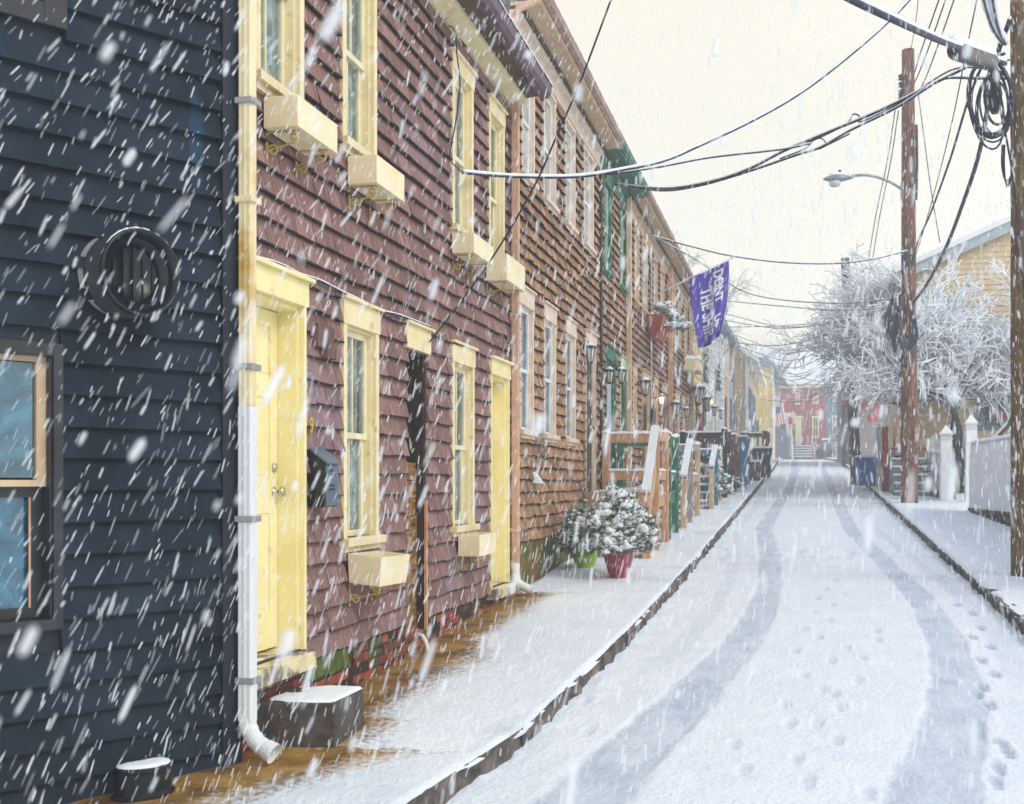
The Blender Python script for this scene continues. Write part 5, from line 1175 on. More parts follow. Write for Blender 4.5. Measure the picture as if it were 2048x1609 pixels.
MB().box(xf + .0, xf + .15, 70.5, 72, zg + .3, zg + 2.4).build('shutter', M['green'], th_)
# yellow house with blue-grey gambrel cap
xl, xr = -3.2, -1.42; yb = 75.; zg = gz(75); ze = zr(1530, 735, 74)
yh = thing('yellow_house', 'plain yellow-walled house at the far end of the left row', 'house', (-3, 78, zg))
MB().box(-7, xr, yb, yb + 8, zg - .3, ze).build('wall', M['yellowhouse'], yh)
MB().box(xr - .06, xr + .05, yb - .05, yb + .1, zg, ze).build('corner_board', M['white'], yh)
MB().hexa([(-7, yb - .3, ze), (xr + .1, yb - .3, ze), (xr + .9, yb + 8, ze - .6), (-7, yb + 8, ze)], [(-5.5, yb + .2, ze + .4), (xr - .4, yb + .2, ze + .6), (xr, yb + 8, ze + .9), (-5.5, yb + 8, ze + 1)]).build('roof', M['bluehouse'], yh)

# ------------------------------------------------------------------ end of the street
def hx(px, Z): return at(px, 900, Z)[0]
def facing_house(name, label, pl, pr, y, ztop_py, mm, wins, base_py=917, depth=8, trim=M['cream'], roof=None):
    Z = y * Cc; x0, x1 = [(-Ss + Cc * (p - CX) / F) / (Cc + Ss * (p - CX) / F) * y for p in (pl, pr)]
    def XX(p): return (-Ss + Cc * (p - CX) / F) / (Cc + Ss * (p - CX) / F) * y
    def ZZ(p, py): return EH + (HY - py) / F * (y / (Cc + Ss * (p - CX) / F))
    zg = min(gz(y), ZZ(pl, base_py)) - .3; zt = ZZ(pl, ztop_py)
    t = thing(name, label, 'house', ((x0 + x1) / 2, y, zg)); MB().box(x0, x1, y, y + depth, zg - .5, zt).build('wall', mm, t)
    for (a, b, p0, p1, kind) in wins:
        if kind == 'w': gable_win(t, 'y', XX(a), XX(b), ZZ(a, p1), ZZ(a, p0), y, trim, 'glassdark')
        else:
            m = MB().box(XX(a), XX(b), y - .06, y + .01, ZZ(a, p1), ZZ(a, p0)); dd = m.build('door', trim, t); MB().box(XX(a) - .1, XX(b) + .1, y - .12, y, ZZ(a, p0), ZZ(a, p0) + .18).build('lintel', trim, dd)
    return t, XX, ZZ, zt, x0, x1
# red house with snowy roof sloping up to the left-rear
rh, XX, ZZ, zt, x0, x1 = facing_house('red_house', 'red two-storey house with cream windows closing the end of the street', 1560, 1651, 96, 768, M['redhouse'],
    [(1591, 1600, 782, 808, 'w'), (1626, 1637, 782, 806, 'w'), (1624, 1638, 836, 874, 'w'), (1591, 1603, 837, 897, 'd')])
MB().hexa([(XX(1556), 95.6, zt - .1), (XX(1656), 95.6, zt - .1), (XX(1660), 103, zt + 2.9), (XX(1602), 103, zt + 2.9)], [(XX(1556), 95.6, zt + .12), (XX(1656), 95.6, zt + .12), (XX(1660), 103, zt + 3.15), (XX(1602), 103, zt + 3.15)]).build('roof', M['snow'], rh)
MB().box(XX(1558), XX(1654), 95.75, 96, zt - .35, zt - .12).build('cornice', M['cream'], rh)
bh, XX, ZZ, zt, x0, x1 = facing_house('blue_grey_house', 'blue-grey two-storey house with white windows right of the red house', 1651.5, 1700, 96, 760, M['bluehouse'],
    [(1666, 1677, 782, 803, 'w'), (1664, 1680, 835, 868, 'w')], trim=M['white'])
MB().hexa([(x0, 95.6, zt), (x1, 95.6, zt), (x1, 103, zt + 2.9), (x0, 103, zt + 2.9)], [(x0, 95.6, zt + .2), (x1, 95.6, zt + .2), (x1, 103, zt + 3.1), (x0, 103, zt + 3.1)]).build('roof', M['snow'], bh)
lb, XX, ZZ, zt, x0, x1 = facing_house('flag_house', 'pale blue-grey porch house behind the basketball hoop', 1538, 1559.5, 95, 790, M['greybluehouse'], [(1550, 1558, 832, 850, 'w')], trim=M['white'])
MB().box(x0 + .2, XX(1585), 93.0, 94.9, gz(94) - .2, ZZ(1550, 855)).build('porch', M['slate'], lb)
mh, XX, ZZ, zt, x0, x1 = facing_house('mauve_gable_house', 'tall mauve-brown gabled house rising behind the red house', 1540, 1625, 112, 760, M['mauve'], [], base_py=900)
zr1 = ZZ(1600, 700)
MB().hexa([(x0, 112, zt), (x1, 112, zt), (x1, 122, zt), (x0, 122, zt)], [(XX(1607), 112, zr1), (XX(1609), 112, zr1), (XX(1609), 122, zr1), (XX(1607), 122, zr1)]).build('gable', M['mauve'], mh)
m = MB(); m.beam((XX(1535), 117, zt - .2), (XX(1608), 117, zr1 + .15), 10.4, .25); m.build('roof', M['snow'], mh)
MB().box(XX(1593), XX(1607), 114, 116, zr1 - 1.2, zr1 + .8).build('chimney', M['mauve'], mh)
wh, XX, ZZ, zt, x0, x1 = facing_house('snowy_roof_house', 'far house of which mainly the snowy roof shows above the yellow house', 1500, 1600, 125, 735, M['mauve'], [], base_py=900)
MB().hexa([(x0, 124, zt), (x1, 124, zt), (x1, 132, zt + 2.2), (x0, 132, zt + 2.2)], [(x0, 124, zt + .2), (x1, 124, zt + .2), (x1, 132, zt + 2.4), (x0, 132, zt + 2.4)]).build('roof', M['snow'], wh)
# steps by the red house
def sm_steps(label, px0, px1, y, n, mm):
    x0_ = (-Ss + Cc * (px0 - CX) / F) / (Cc + Ss * (px0 - CX) / F) * y; x1_ = (-Ss + Cc * (px1 - CX) / F) / (Cc + Ss * (px1 - CX) / F) * y
    t = thing('front_steps', label, 'steps', (x0_, y, gz(y)))
    for i in range(n): MB().box(x0_, x1_, y + i * .3, y + n * .3, gz(y) - .1 + i * .2, gz(y) + .1 + i * .2).build('step', mm, t); snowcap(x0_, x1_, y + i * .3, y + (i + 1) * .3, gz(y) + .1 + i * .2, .05, t)
    MB().tube([(x0_ + .1, y, gz(y) + .9), (x0_ + .1, y + n * .3, gz(y) + .9 + n * .2)], .04, 6).build('handrail', M['lampmetal'], t)
sm_steps('dark stone steps in front of the red house', 1586, 1624, 93.2, 5, M['slate'])
sm_steps('snowy steps in front of the blue-grey house', 1664, 1686, 93.6, 6, M['steps'])
# parked car by blue house (only its snowy top shows over the crest)
def yx(px, y): return (-Ss + Cc * (px - CX) / F) / (Cc + Ss * (px - CX) / F) * y
c0, c1 = yx(1633, 91), yx(1668, 91); zc = gz(91)
t = thing('parked_car', 'snow-covered dark car parked at the end of the street', 'car', ((c0 + c1) / 2, 91, zc))
m = MB(); pr = [(0, .35), (0, .75), (.18, .85), (.30, 1.25), (.72, 1.28), (.86, .88), (1, .8), (1, .35)]
n = len(pr); m.add([(c0 + (c1 - c0) * a, 90.2, zc + b) for a, b in pr] + [(c0 + (c1 - c0) * a, 91.8, zc + b) for a, b in pr], [tuple(range(n)), tuple(range(n, 2 * n))[::-1]] + [(i, i + n, (i + 1) % n + n, (i + 1) % n) for i in range(n)]); m.build('body', M['slate'], t, bevel=.04)
for fx in (.2, .8): MB().lathe((c0 + (c1 - c0) * fx, 90.15, zc + .32), [(.32, 0), (.32, .2)], 20).xf(lambda x, y, z, q=c0 + (c1 - c0) * fx: (x, 90.15 + (z - zc - .32), zc + .32 + (y - 90.15))).build('wheel', M['black'], t)
snowcap(c0 + (c1 - c0) * .28, c0 + (c1 - c0) * .74, 90.3, 91.7, zc + 1.26, .1, t); snowcap(c0, c0 + (c1 - c0) * .2, 90.3, 91.7, zc + .84, .07, t)
# basketball hoop
bx_ = yx(1580, 72); t = thing('basketball_hoop', 'white basketball backboard on a slim pole at the street end', 'basketball hoop', (bx_, 72, gz(72)))
zb0, zb1 = zr(1580, 848, 70.5), zr(1580, 826, 70.5)
MB().tube([(bx_ + .15, 72.4, gz(72) - .1), (bx_ + .05, 72.3, zb0 - .1), (bx_, 72.05, (zb0 + zb1) / 2)], .05, 8).build('pole', M['white'], t)
MB().box(yx(1569, 72), yx(1591, 72), 71.95, 72, zb0, zb1).build('backboard', M['hoop'], t)
m = MB()
for i in range(7):
    a = R(25 + i * 21.6); m.beam((bx_ + .06 * math.cos(a), 71.93, zb0 + .02), (bx_ + .24 * math.cos(a), 71.93, zb0 + .04 + .34 * math.sin(a)), .03, .03)
m.build('painted_mark', M['lantern'], t)
m = MB(); rr = [(bx_ + .23 * math.cos(a), 71.7 + .23 * math.sin(a), zb0 - .02) for a in [i * 6.283 / 16 for i in range(17)]]; m.tube(rr, .02, 6); m.build('rim', M['lantern'], t)
m = MB()
for i in range(12):
    a = i * 6.283 / 12; m.tube([(bx_ + .22 * math.cos(a), 71.7 + .22 * math.sin(a), zb0 - .02), (bx_ + .12 * math.cos(a + .4), 71.7 + .12 * math.sin(a + .4), zb0 - .38)], .008, 4)
m.build('net', M['white'], t)
# striped flag at the far house
fx_ = yx(1556, 92); t = thing('striped_flag', 'small red, white and blue striped flag on the far porch house', 'flag', (fx_, 92, zr(1556, 850, 90)))
z0, z1 = zr(1560, 852, 90), zr(1560, 806, 90); wdt = yx(1570, 92) - yx(1552, 92)
m = MB().tube([(fx_ - .3, 92.6, z1 - .7), (fx_ + wdt, 92, z1 + .3)], .03, 6); m.build('pole', M['white'], t)
for i in range(7):
    a, b = i / 7, (i + 1) / 7; MB().hexa([(fx_ + wdt * a, 92 + .05 * math.sin(i), z0 + .25 * a), (fx_ + wdt * b, 92 + .05 * math.sin(i + 1), z0 + .25 * b), (fx_ + wdt * b, 92.03 + .05 * math.sin(i + 1), z0 + .25 * b), (fx_ + wdt * a, 92.03 + .05 * math.sin(i), z0 + .25 * a)], [(fx_ + wdt * a - .2, 92, z1 - .5 + .6 * a), (fx_ + wdt * b - .2, 92, z1 - .5 + .6 * b), (fx_ + wdt * b - .2, 92.03, z1 - .5 + .6 * b), (fx_ + wdt * a - .2, 92.03, z1 - .5 + .6 * a)]).build('stripe', M['flagred'] if i % 2 == 0 else M['flagwhite'], t)
MB().box(fx_ - .15, fx_ + wdt * .38, 91.9, 91.93, z0 + .9, z1 - .3).build('canton', M['flagblue'], t)

# ------------------------------------------------------------------ right side
# stucco garden wall
wy0, wy1 = 20.0, 24.9; wx0, wx1 = 3.34, 3.62; zwt = EH + .69
t = thing('stucco_wall', 'white stucco garden wall on a rubble base right of the street', 'garden wall', (3.45, 22, gz(22)))
wxf = lambda y: 3.15 + (wy1 - y) * .044
MB().hexa([(wxf(12.5), 12.5, gz(wy1) + .05), (wxf(12.5) + .28, 12.5, gz(wy1) + .05), (wxf(wy1) + .28, wy1, gz(wy1) + .05), (wxf(wy1), wy1, gz(wy1) + .05)], [(wxf(12.5), 12.5, zwt), (wxf(12.5) + .28, 12.5, zwt), (wxf(wy1) + .28, wy1, zwt), (wxf(wy1), wy1, zwt)]).build('stucco', M['stucco'], t, bevel=.02)
m = MB(); y = 12.4
while y < wy1:
    for r_ in range(6):
        z = gz(y) - .04 + r_ * .10
        if z < gz(wy1) + .04 and rnd.random() < .96:
            m.box(wxf(y) + .01 - rnd.uniform(0, .05), wxf(y) + .28, y, y + .17, z, min(z + .10, gz(wy1) + .06), rnd.random(), jit=.018)
    y += .15
m.build('rubble_base', M['rubble'], t)
s_ = snowcap(0, .34, 12.5, wy1 + .02, zwt, .06, t); me_ = s_.data
for v_ in me_.vertices:
    v_.co.x += wxf(v_.co.y + ORG[t.name][1]) - .03
# lavender panel wall with its pyramid-topped gate posts
def gatepost(label, x, y, ztop, w_=.20, mm=M['stucco']):
    t = thing('gate_post', label, 'gate post', (x, y, gz(y)), 'pale pyramid-topped gate posts')
    h = w_ / 2
    MB().hexa([(x - h * 1.15, y - h * 1.15, gz(y) - .05), (x + h * 1.15, y - h * 1.15, gz(y) - .05), (x + h * 1.15, y + h * 1.15, gz(y) - .05), (x - h * 1.15, y + h * 1.15, gz(y) - .05)], [(x - h, y - h, ztop - .32), (x + h, y - h, ztop - .32), (x + h, y + h, ztop - .32), (x - h, y + h, ztop - .32)]).build('post', mm, t, bevel=.008)
    m = MB().box(x - h * 1.15, x + h * 1.15, y - h * 1.15, y + h * 1.15, ztop - .32, ztop - .29).box(x - h * 1.08, x + h * 1.08, y - h * 1.08, y + h * 1.08, ztop - .25, ztop - .22).box(x - h, x + h, y - h, y + h, ztop - .29, ztop - .25); m.box(x - h * 1.25, x + h * 1.25, y - h * 1.25, y + h * 1.25, ztop - .22, ztop - .19); m.build('moulding', M['white'], t)
    m = MB(); m.add([(x - h * 1.2, y - h * 1.2, ztop - .19), (x + h * 1.2, y - h * 1.2, ztop - .19), (x + h * 1.2, y + h * 1.2, ztop - .19), (x - h * 1.2, y + h * 1.2, ztop - .19), (x, y, ztop)], [(0, 1, 4), (1, 2, 4), (2, 3, 4), (3, 0, 4), (3, 2, 1, 0)]); m.build('cap', M['snow'], t)
gx, gy, _ = gnd(1892, 1003); gatepost('white gate post with pyramid cap beside the lavender wall', gx, gy, zr(1890, 848, 26.2), .22)
p2 = at(1940, 895, 25.9); gatepost('white gate post with pyramid cap rising behind the stucco wall', p2[0] + .02, p2[1], zr(1939, 828, 25.9), .21)
gatepost('paler gate post farther behind the lavender wall', yx(1867, 31.0), 31.0, zr(1867, 868, 29.5), .22)
t = thing('lavender_wall', 'low lavender-white rendered wall on a brick footing next to the stone steps', 'garden wall', (gx, gy + 1, gz(gy)))
x_b = yx(1857, 30); m = MB().hexa([(gx + .02, gy + .12, gz(gy) + .2), (gx + .2, gy + .12, gz(gy) + .2), (x_b + .2, 30, gz(30) + .12), (x_b, 30, gz(30) + .12)], [(gx - .02, gy + .12, EH + .60), (gx + .2, gy + .12, EH + .60), (x_b + .2, 30, EH + .66), (x_b, 30, EH + .66)]); m.build('render', M['lavender'], t)
m = MB().hexa([(gx - .03, gy + .12, gz(gy) - .1), (gx + .22, gy + .12, gz(gy) - .1), (x_b + .22, 30, gz(30) - .1), (x_b - .05, 30, gz(30) - .1)], [(gx - .03, gy + .12, gz(gy) + .19), (gx + .22, gy + .12, gz(gy) + .19), (x_b + .22, 30, gz(30) + .11), (x_b - .05, 30, gz(30) + .11)]); m.build('brick_footing', M['mossbrick'], t)
# yellow house right
yw = 31.8
t = thing('yellow_clapboard_house', 'pale yellow clapboard house with a pale blue roof edge behind the tree', 'house', (6, 33, gz(32)))
xl = yx(1826, yw); ze = EH + (HY - 548) / F * (yw / (Cc + Ss * (1826 - CX) / F)); xr_ = 8.6; xm = (xl + xr_) / 2 + .2
slope = .43; zm = ze + (xm - xl) * slope
MB().add([(xl, yw, 0.5), (xr_, yw, .5), (xr_, yw, ze), (xm, yw, zm), (xl, yw, ze), (xl, yw + 9, 0.5), (xr_, yw + 9, .5), (xr_, yw + 9, ze), (xm, yw + 9, zm), (xl, yw + 9, ze)], [(0, 1, 2, 3, 4), (9, 8, 7, 6, 5), (0, 4, 9, 5), (1, 6, 7, 2)]) if False else None
m = MB(); m.add([(xl, yw, 0.5), (xr_, yw, .5), (xr_, yw, ze), (xm, yw, zm), (xl, yw, ze), (xl, yw + 9, 0.5), (xr_, yw + 9, .5), (xr_, yw + 9, ze), (xm, yw + 9, zm), (xl, yw + 9, ze)], [(0, 1, 2, 3, 4), (9, 8, 7, 6, 5), (0, 4, 9, 5), (1, 6, 7, 2)]); m.build('wall', M['creamhouse'], t)
m = MB(); z = gz(yw) - .1
while z < zm:
    x_a = xl if z + .13 < ze else xl + (z + .13 - ze) / slope; x_b2 = xr_ if z + .13 < ze else xr_ - (z + .13 - ze) / slope * ((xr_ - xm) / (xm - xl))
    if x_b2 - x_a > .2: m.hexa([(x_a, yw - .002, z), (x_b2, yw - .002, z), (x_b2, yw - .028, z), (x_a, yw - .028, z)][::-1], [(x_a, yw - .002, z + .13), (x_b2, yw - .002, z + .13), (x_b2, yw - .008, z + .13), (x_a, yw - .008, z + .13)][::-1])
    z += .13
m.build('siding', M['creamhouse'], t)
for (a, b) in (((xl - .45, ze - .2), (xm, zm + .0)), ((xr_ + .45, ze - .2), (xm, zm))):
    m = MB(); m.beam((a[0], yw - .2, a[1] + .08), (b[0], yw - .2, b[1] + .08), .06, .24); m.build('rake_board', M['greybluehouse'], t)
    m = MB(); m.beam((a[0], yw + 4.3, a[1] + .26), (b[0], yw + 4.3, b[1] + .26), 9.2, .12); m.build('roof', M['snow'], t)
Zy = yw / (Cc + Ss * (1990 - CX) / F)
w0, w1 = yx(1962, yw - .03), yx(2019, yw - .03); zz0, zz1 = EH + (HY - 850) / F * Zy, EH + (HY - 780) / F * Zy
m = MB().box(w0 - .09, w0, yw - .08, yw, zz0, zz1 + .1).box(w1, w1 + .09, yw - .08, yw, zz0, zz1 + .1).box(w0, w1, yw - .08, yw, zz1, zz1 + .1).box(w0 - .12, w1 + .12, yw - .1, yw, zz0 - .13, zz0); wn = m.build('window', M['bluehouse'], t)
MB().box(w0, w1, yw - .045, yw - .035, zz0, zz1).build('pane', M['glassdark'], wn)
MB().box(yx(1994, yw), yx(2014, yw), yw - .07, yw - .05, EH + (HY - 837) / F * Zy, EH + (HY - 828) / F * Zy).build('red_sign', M['redpaint'], wn)
MB().box(yx(2024, yw), yx(2034, yw), yw - .09, yw - .03, EH + (HY - 864) / F * Zy, EH + (HY - 812) / F * Zy).build('shutter', M['redpaint'], t)
# stone steps with orange porch rails
sy0 = 29.6; sx0, sx1 = yx(1782, 30.5), yx(1856, 30.5)
t = thing('stone_steps', 'grey stone steps with orange porch railing behind the brown utility pole', 'steps', ((sx0 + sx1) / 2, sy0, gz(sy0)))
for i in range(5):
    MB().box(sx0, sx1, sy0 + i * .26, sy0 + 2.2, gz(30) - .1 + i * .19, gz(30) + .09 + i * .19).build('step', M['steps'], t); snowcap(sx0 + .01, sx1 - .01, sy0 + i * .26, sy0 + (i + 1) * .26, gz(30) + .09 + i * .19, .03, t)
zl = gz(30) + 1.05
for x in np.linspace(sx0 + .05, sx1 - .05, 6): MB().box(x - .035, x + .035, 31.05, 31.13, zl, zl + .78).build('baluster', M['lightwood'], t)
MB().box(sx0, sx1, 31.02, 31.16, zl + .78, zl + .84).build('rail', M['lightwood'], t); MB().box(sx0, sx1, 31.04, 31.14, zl + .02, zl + .08).build('rail', M['redwood'], t); snowcap(sx0, sx1, 31.02, 31.16, zl + .84, .03, t)
x_, y_, z_ = gnd(1770, 985)
m = MB().box(x_ - .075, x_ + .075, y_ - .075, y_ + .075, z_ - .05, zr(1770, 852, 29.8)); o = thing('red_post', 'dark red square post with a snowy top beside the stone steps', 'post', (x_, y_, z_)); m.build('shaft', M['redwood'], o, bevel=.01); snowcap(x_ - .09, x_ + .09, y_ - .09, y_ + .09, zr(1770, 852, 29.8), .06, o)
for (lab, px, top, mm, dy) in (('grey railing post with snowy rail behind the red post', 1757, 855, 'greybluehouse', 1.6), ('pale weathered railing post between the red post and the brown pole', 1786, 856, 'greywood', .3)):
    y2 = y_ + dy; x2 = yx(px, y2); Z2 = y2 / (Cc + Ss * (px - CX) / F); o = thing('rail_post', lab, 'post', (x2, y2, gz(y2))); zt2 = EH + (HY - top) / F * Z2
    MB().box(x2 - .05, x2 + .05, y2 - .05, y2 + .05, gz(y2) - .05, zt2).build('shaft', M[mm], o); m = MB(); m.beam((x2, y2, zt2 - .05), (x2 + .12, y2 - .9, zt2 - .62), .07, .06); m.build('handrail', M['white'], o); snowcap(x2 - .07, x2 + .07, y2 - .07, y2 + .07, zt2, .06, o)
# meter coil ring hanging from the pole side
# grey shingle house on the right with red band and lantern
gh, XX, ZZ, zt, x0, x1 = facing_house('grey_shingle_house', 'grey shingled house with a red band and red lantern on the right', 1688, 1812, 52, 706, M['greyhouse'], [(1768, 1780, 745, 790, 'w')], base_py=940, depth=9, trim=M['white'])
clap(gh, x0, x1, 51.99, gz(52), zt, M['greyhouse'], .16, 'y')
MB().box(x0 - .05, x1, 51.85, 51.95, ZZ(1700, 812), ZZ(1700, 804)).build('band', M['redwood'], gh)
m = MB().hexa([(x0 - .2, 51.6, zt), (x1, 51.6, zt), (x1, 57, zt + 2.2), (x0 - .2, 57, zt + 2.2)], [(x0 - .2, 51.6, zt + .15), (x1, 51.6, zt + .15), (x1, 57, zt + 2.4), (x0 - .2, 57, zt + 2.4)]); m.build('roof', M['snow'], gh)
t = thing('red_lantern', 'bright red hanging lantern at the grey shingled house', 'lantern', (XX(1742), 51.2, ZZ(1742, 850)))
MB().lathe((XX(1742), 51.2, ZZ(1742, 848)), [(.05, 0), (.17, .08), (.19, .22), (.17, .36), (.05, .44)], 14).build('shade', M['lantern'], t, smooth=True)
MB().lathe((XX(1746), 51.2, ZZ(1742, 828)), [(.03, -.1), (.14, 0), (.12, .2), (.03, .3)], 10).build('shade', M['lantern'], t, smooth=True)
MB().tube([(XX(1742), 51.2, ZZ(1742, 840)), (XX(1744), 51.3, ZZ(1742, 815)), (XX(1744), 51.85, ZZ(1742, 808))], .02, 5).build('cord', M['black'], t)

# ------------------------------------------------------------------ utility poles
def smooth_path(P, n=10):
    P = [Vector(p) for p in P]
    if len(P) == 2: return [P[0].lerp(P[1], i / n) for i in range(n + 1)]
    Q = [P[0] * 2 - P[1]] + P + [P[-1] * 2 - P[-2]]; out = []
    for i in range(1, len(Q) - 2):
        a, b, c, d = Q[i - 1], Q[i], Q[i + 1], Q[i + 2]
        for k in range(n):
            t = k / n; out.append(.5 * ((2 * b) + (c - a) * t + (2 * a - 5 * b + 4 * c - d) * t * t + (3 * b - a - 3 * c + d) * t ** 3))
    out.append(P[-1]); return out
def pole(name, label, x, y, r0, r1, ztop, mm, lean=(0, 0)):
    t = thing(name, label, 'utility pole', (x, y, gz(y)))
    m = MB(); k = 24; m.tube([(x + lean[0] * i / k + rnd.uniform(-.003, .003), y + lean[1] * i / k, gz(y) - .1 + (ztop - gz(y) + .1) * i / k) for i in range(k + 1)], [r0 + (r1 - r0) * i / k for i in range(k + 1)], 20)
    m.build('shaft', mm, t, smooth=True); return t
nx_, ny_, _ = gnd(2046, 1155); nx_ += .03
np_ = pole('utility_pole', 'mossy brown utility pole nearest the camera at the right edge', nx_, ny_, .155, .135, 9.5, M['polenear'], (-.03, 0))
ZN = Cc * ny_ - Ss * nx_
m2x, m2y, _ = gnd(1819, 1008); Z2 = Cc * m2y - Ss * m2x
p2_ = pole('utility_pole', 'tall reddish-brown utility pole carrying the street lamp', m2x, m2y, .175, .125, EH + (HY - 100) / F * Z2, M['pole'], (-.03, 0))
p3x, p3y, _ = gnd(1713, 962); Z3 = Cc * p3y - Ss * p3x
pole('utility_pole', 'leaning dark grey utility pole behind the blue bin', p3x, p3y, .16, .12, EH + (HY - 516) / F * Z3, M['polegrey'], ((1691 - 1713) / F * Z3, 0))
p4y = 52; pole('utility_pole', 'slim far grey utility pole left of the grey shingled house', yx(1690, p4y), p4y, .12, .10, gz(p4y) + 5.8, M['polegrey'])
m = MB().box(yx(1697, 50), yx(1702, 50), 50, 50.2, gz(50), gz(50) + 1.0); m.build('bollard', M['polegrey'], None, label='short dark post at the foot of the slim far pole', cat='post', bevel=.03)
# insulator cluster on pole 2
def on2(px, py, dz=0): return at(px, py, Z2 + dz)
m = MB()
for py in (155, 170, 185, 198): p = on2(1801, py, -.1); m.lathe(p, [(.02, -.07), (.055, -.05), (.03, -.01), (.055, .03), (.02, .06)], 12); m.tube([p, on2(1815, py)], .015, 6)
m.build('insulators', M['black'], p2_)
m = MB(); m.tube([on2(1833, 250, -.2), on2(1834, 330, -.2), on2(1832, 400, -.2)], .03, 8); m.build('conduit', M['black'], p2_)
# cable splice box on pole 2
m = MB(); pp = [on2(1802, 590, -.25), on2(1797, 640, -.25), on2(1803, 700, -.25), on2(1812, 730, -.2)]; m.tube(smooth_path(pp, 6), [.03, .05, .07, .08, .09, .07, .08, .10, .12, .11, .12, .13, .12, .11, .10, .12, .09, .07, .04][:19], 12); m.build('splice_case', M['black'], p2_, smooth=True)
m = MB()
for k in range(12):
    a = [on2(1795 + rnd.uniform(-12, 12), 600 + rnd.uniform(-20, 20), -.35), on2(1780 + rnd.uniform(-10, 10), 650, -.35), on2(1795, 700 + rnd.uniform(-20, 20), -.35), on2(1825 + rnd.uniform(-6, 10), 680, -.3), on2(1822, 600 + rnd.uniform(-20, 20), -.3)]; m.tube(smooth_path(a, 6), .013, 6)
m.build('loose_loops', M['cable'], p2_)
m = MB(); c_ = at(1855, 935, Z2 - .3); m.tube([(c_[0] + .15 * math.cos(a), c_[1], c_[2] + .09 * math.sin(a)) for a in [i * .35 for i in range(19)]], .012, 5, cap=False); m.tube([(c_[0] - .14, c_[1], c_[2] + .02), at(1828, 900, Z2 - .2)], .014, 5); m.build('guy_loop', M['cable'], p2_)
# street lamp on pole 2
t = thing('street_lamp', 'cobra-head street lamp on a curved arm fixed to the brown utility pole', 'street lamp', on2(1808, 385))
arm = smooth_path([on2(1812, 392), on2(1802, 378, -.02), on2(1770, 360, -.05), on2(1735, 351, -.1), on2(1704, 352, -.12)], 6); MB().tube(arm, .028, 10).build('arm', M['lampmetal'], t, smooth=True)
MB().tube([on2(1806, 365, -.02), on2(1806, 402, -.02)], .05, 8).build('bracket', M['lampmetal'], t)
h0, h1 = Vector(on2(1706, 353, -.12)), Vector(on2(1647, 361, -.2)); m = MB(); pts = [h0.lerp(h1, i / 8) for i in range(9)]; m.tube(pts, [.045, .07, .10, .13, .145, .14, .12, .085, .03], 14); m.v = [(x, y, z) for x, y, z in m.v]
zc_ = (h0.z + h1.z) / 2; m.xf(lambda x, y, z: (x, y, zc_ + (z - zc_) * .55)); m.build('head', M['lampmetal'], t, smooth=True)
gc = h0.lerp(h1, .62); MB().lathe((gc.x, gc.y, gc.z - .11), [(.03, -.06), (.09, -.045), (.12, 0), (.12, .05), (.05, .06)], 20).build('glass_bowl', M['lampglass'], t, smooth=True)
MB().tube([h0.lerp(h1, .3) + Vector((0, 0, .05)), h0.lerp(h1, .8) + Vector((0, 0, .075))], [.07, .06], 10).build('snow_cap', M['snow'], t, smooth=True)
pcx = h0.lerp(h1, .45); MB().lathe((pcx.x, pcx.y, pcx.z + .11), [(.03, 0), (.03, .05), (.01, .06)], 10).build('photocell', M['black'], t)

# ------------------------------------------------------------------ cables
def cable(label, pts, r=.012, snow=.012, group='overhead cables', n=8, name='overhead_cable', world=False):
    W = smooth_path([p if world else at(*p) for p in pts], n)
    o_ = W[0]; t = thing(name, label, 'cable', tuple(o_), group)
    MB().tube(W, r, 7).build('wire', M['cable'], t, smooth=True)
    if snow:
        k = len(W); MB().tube([p + Vector((0, 0, r * .55 + snow * .75)) for p in W], [snow * (.85 + .3 * rnd.random()) for _ in range(k)], 7).build('snow_cap', M['snow'], t, smooth=True)
    return t
ZP = 10.4
cable('thick snow-laden service cable sweeping from the third upper window up to the top edge', [(925, 346, 11.0), (990, 352, 11.2), (1060, 355, 11.4), (1160, 354, 11.8), (1250, 340, 12), (1330, 322, 12.2), (1400, 292, 12.4), (1500, 245, 12.6), (1600, 188, 12.8), (1700, 112, 12.9), (1790, 32, 13), (1845, -30, 13)], .012, .016)
cable('service cable from the second brown window joining the snowy bundle', [(1040, 352, 13.5), (1180, 352, 13.6), (1300, 338, 13.6), (1420, 316, 13.6), (1560, 300, 13.5), (1620, 288, 13.4)], .009, .008)
cable('twisted snowy cable bundle drooping from the green cornice to the nearest pole', [(1225, 368, 20.), (1290, 376, 19), (1350, 377, 18), (1430, 362, 17), (1500, 338, 16.2), (1570, 302, 15.5), (1650, 268, 15), (1760, 222, 14.4), (1860, 172, 14), (1950, 128, 13.7), (2010, 108, ZN - .2)], .014, .012)
cable('second strand of the snowy bundle, looping under the first', [(1235, 368, 20.1), (1320, 382, 18.6), (1400, 372, 17.4), (1500, 343, 16.3), (1590, 312, 15.4), (1640, 296, 15.1), (1700, 262, 14.7), (1790, 218, 14.3), (1850, 180, 14), (1890, 158, 13.9), (1960, 158, 13.6), (2020, 158, ZN - .2)], .012, .010)
cable('third strand of the snowy bundle with small loops', [(1560, 302, 15.6), (1620, 284, 15.2), (1690, 250, 14.8), (1705, 230, 14.8), (1718, 232, 14.8), (1722, 244, 14.8), (1790, 212, 14.4), (1900, 142, 13.9), (1970, 136, 13.6), (2020, 120, ZN - .2)], .009, .007)
cable('small looped strand below the snowy bundle', [(1560, 318, 15.5), (1610, 298, 15.2), (1628, 280, 15.2), (1644, 278, 15.2), (1652, 290, 15.2), (1640, 298, 15.1), (1700, 268, 14.8)], .008, .006)
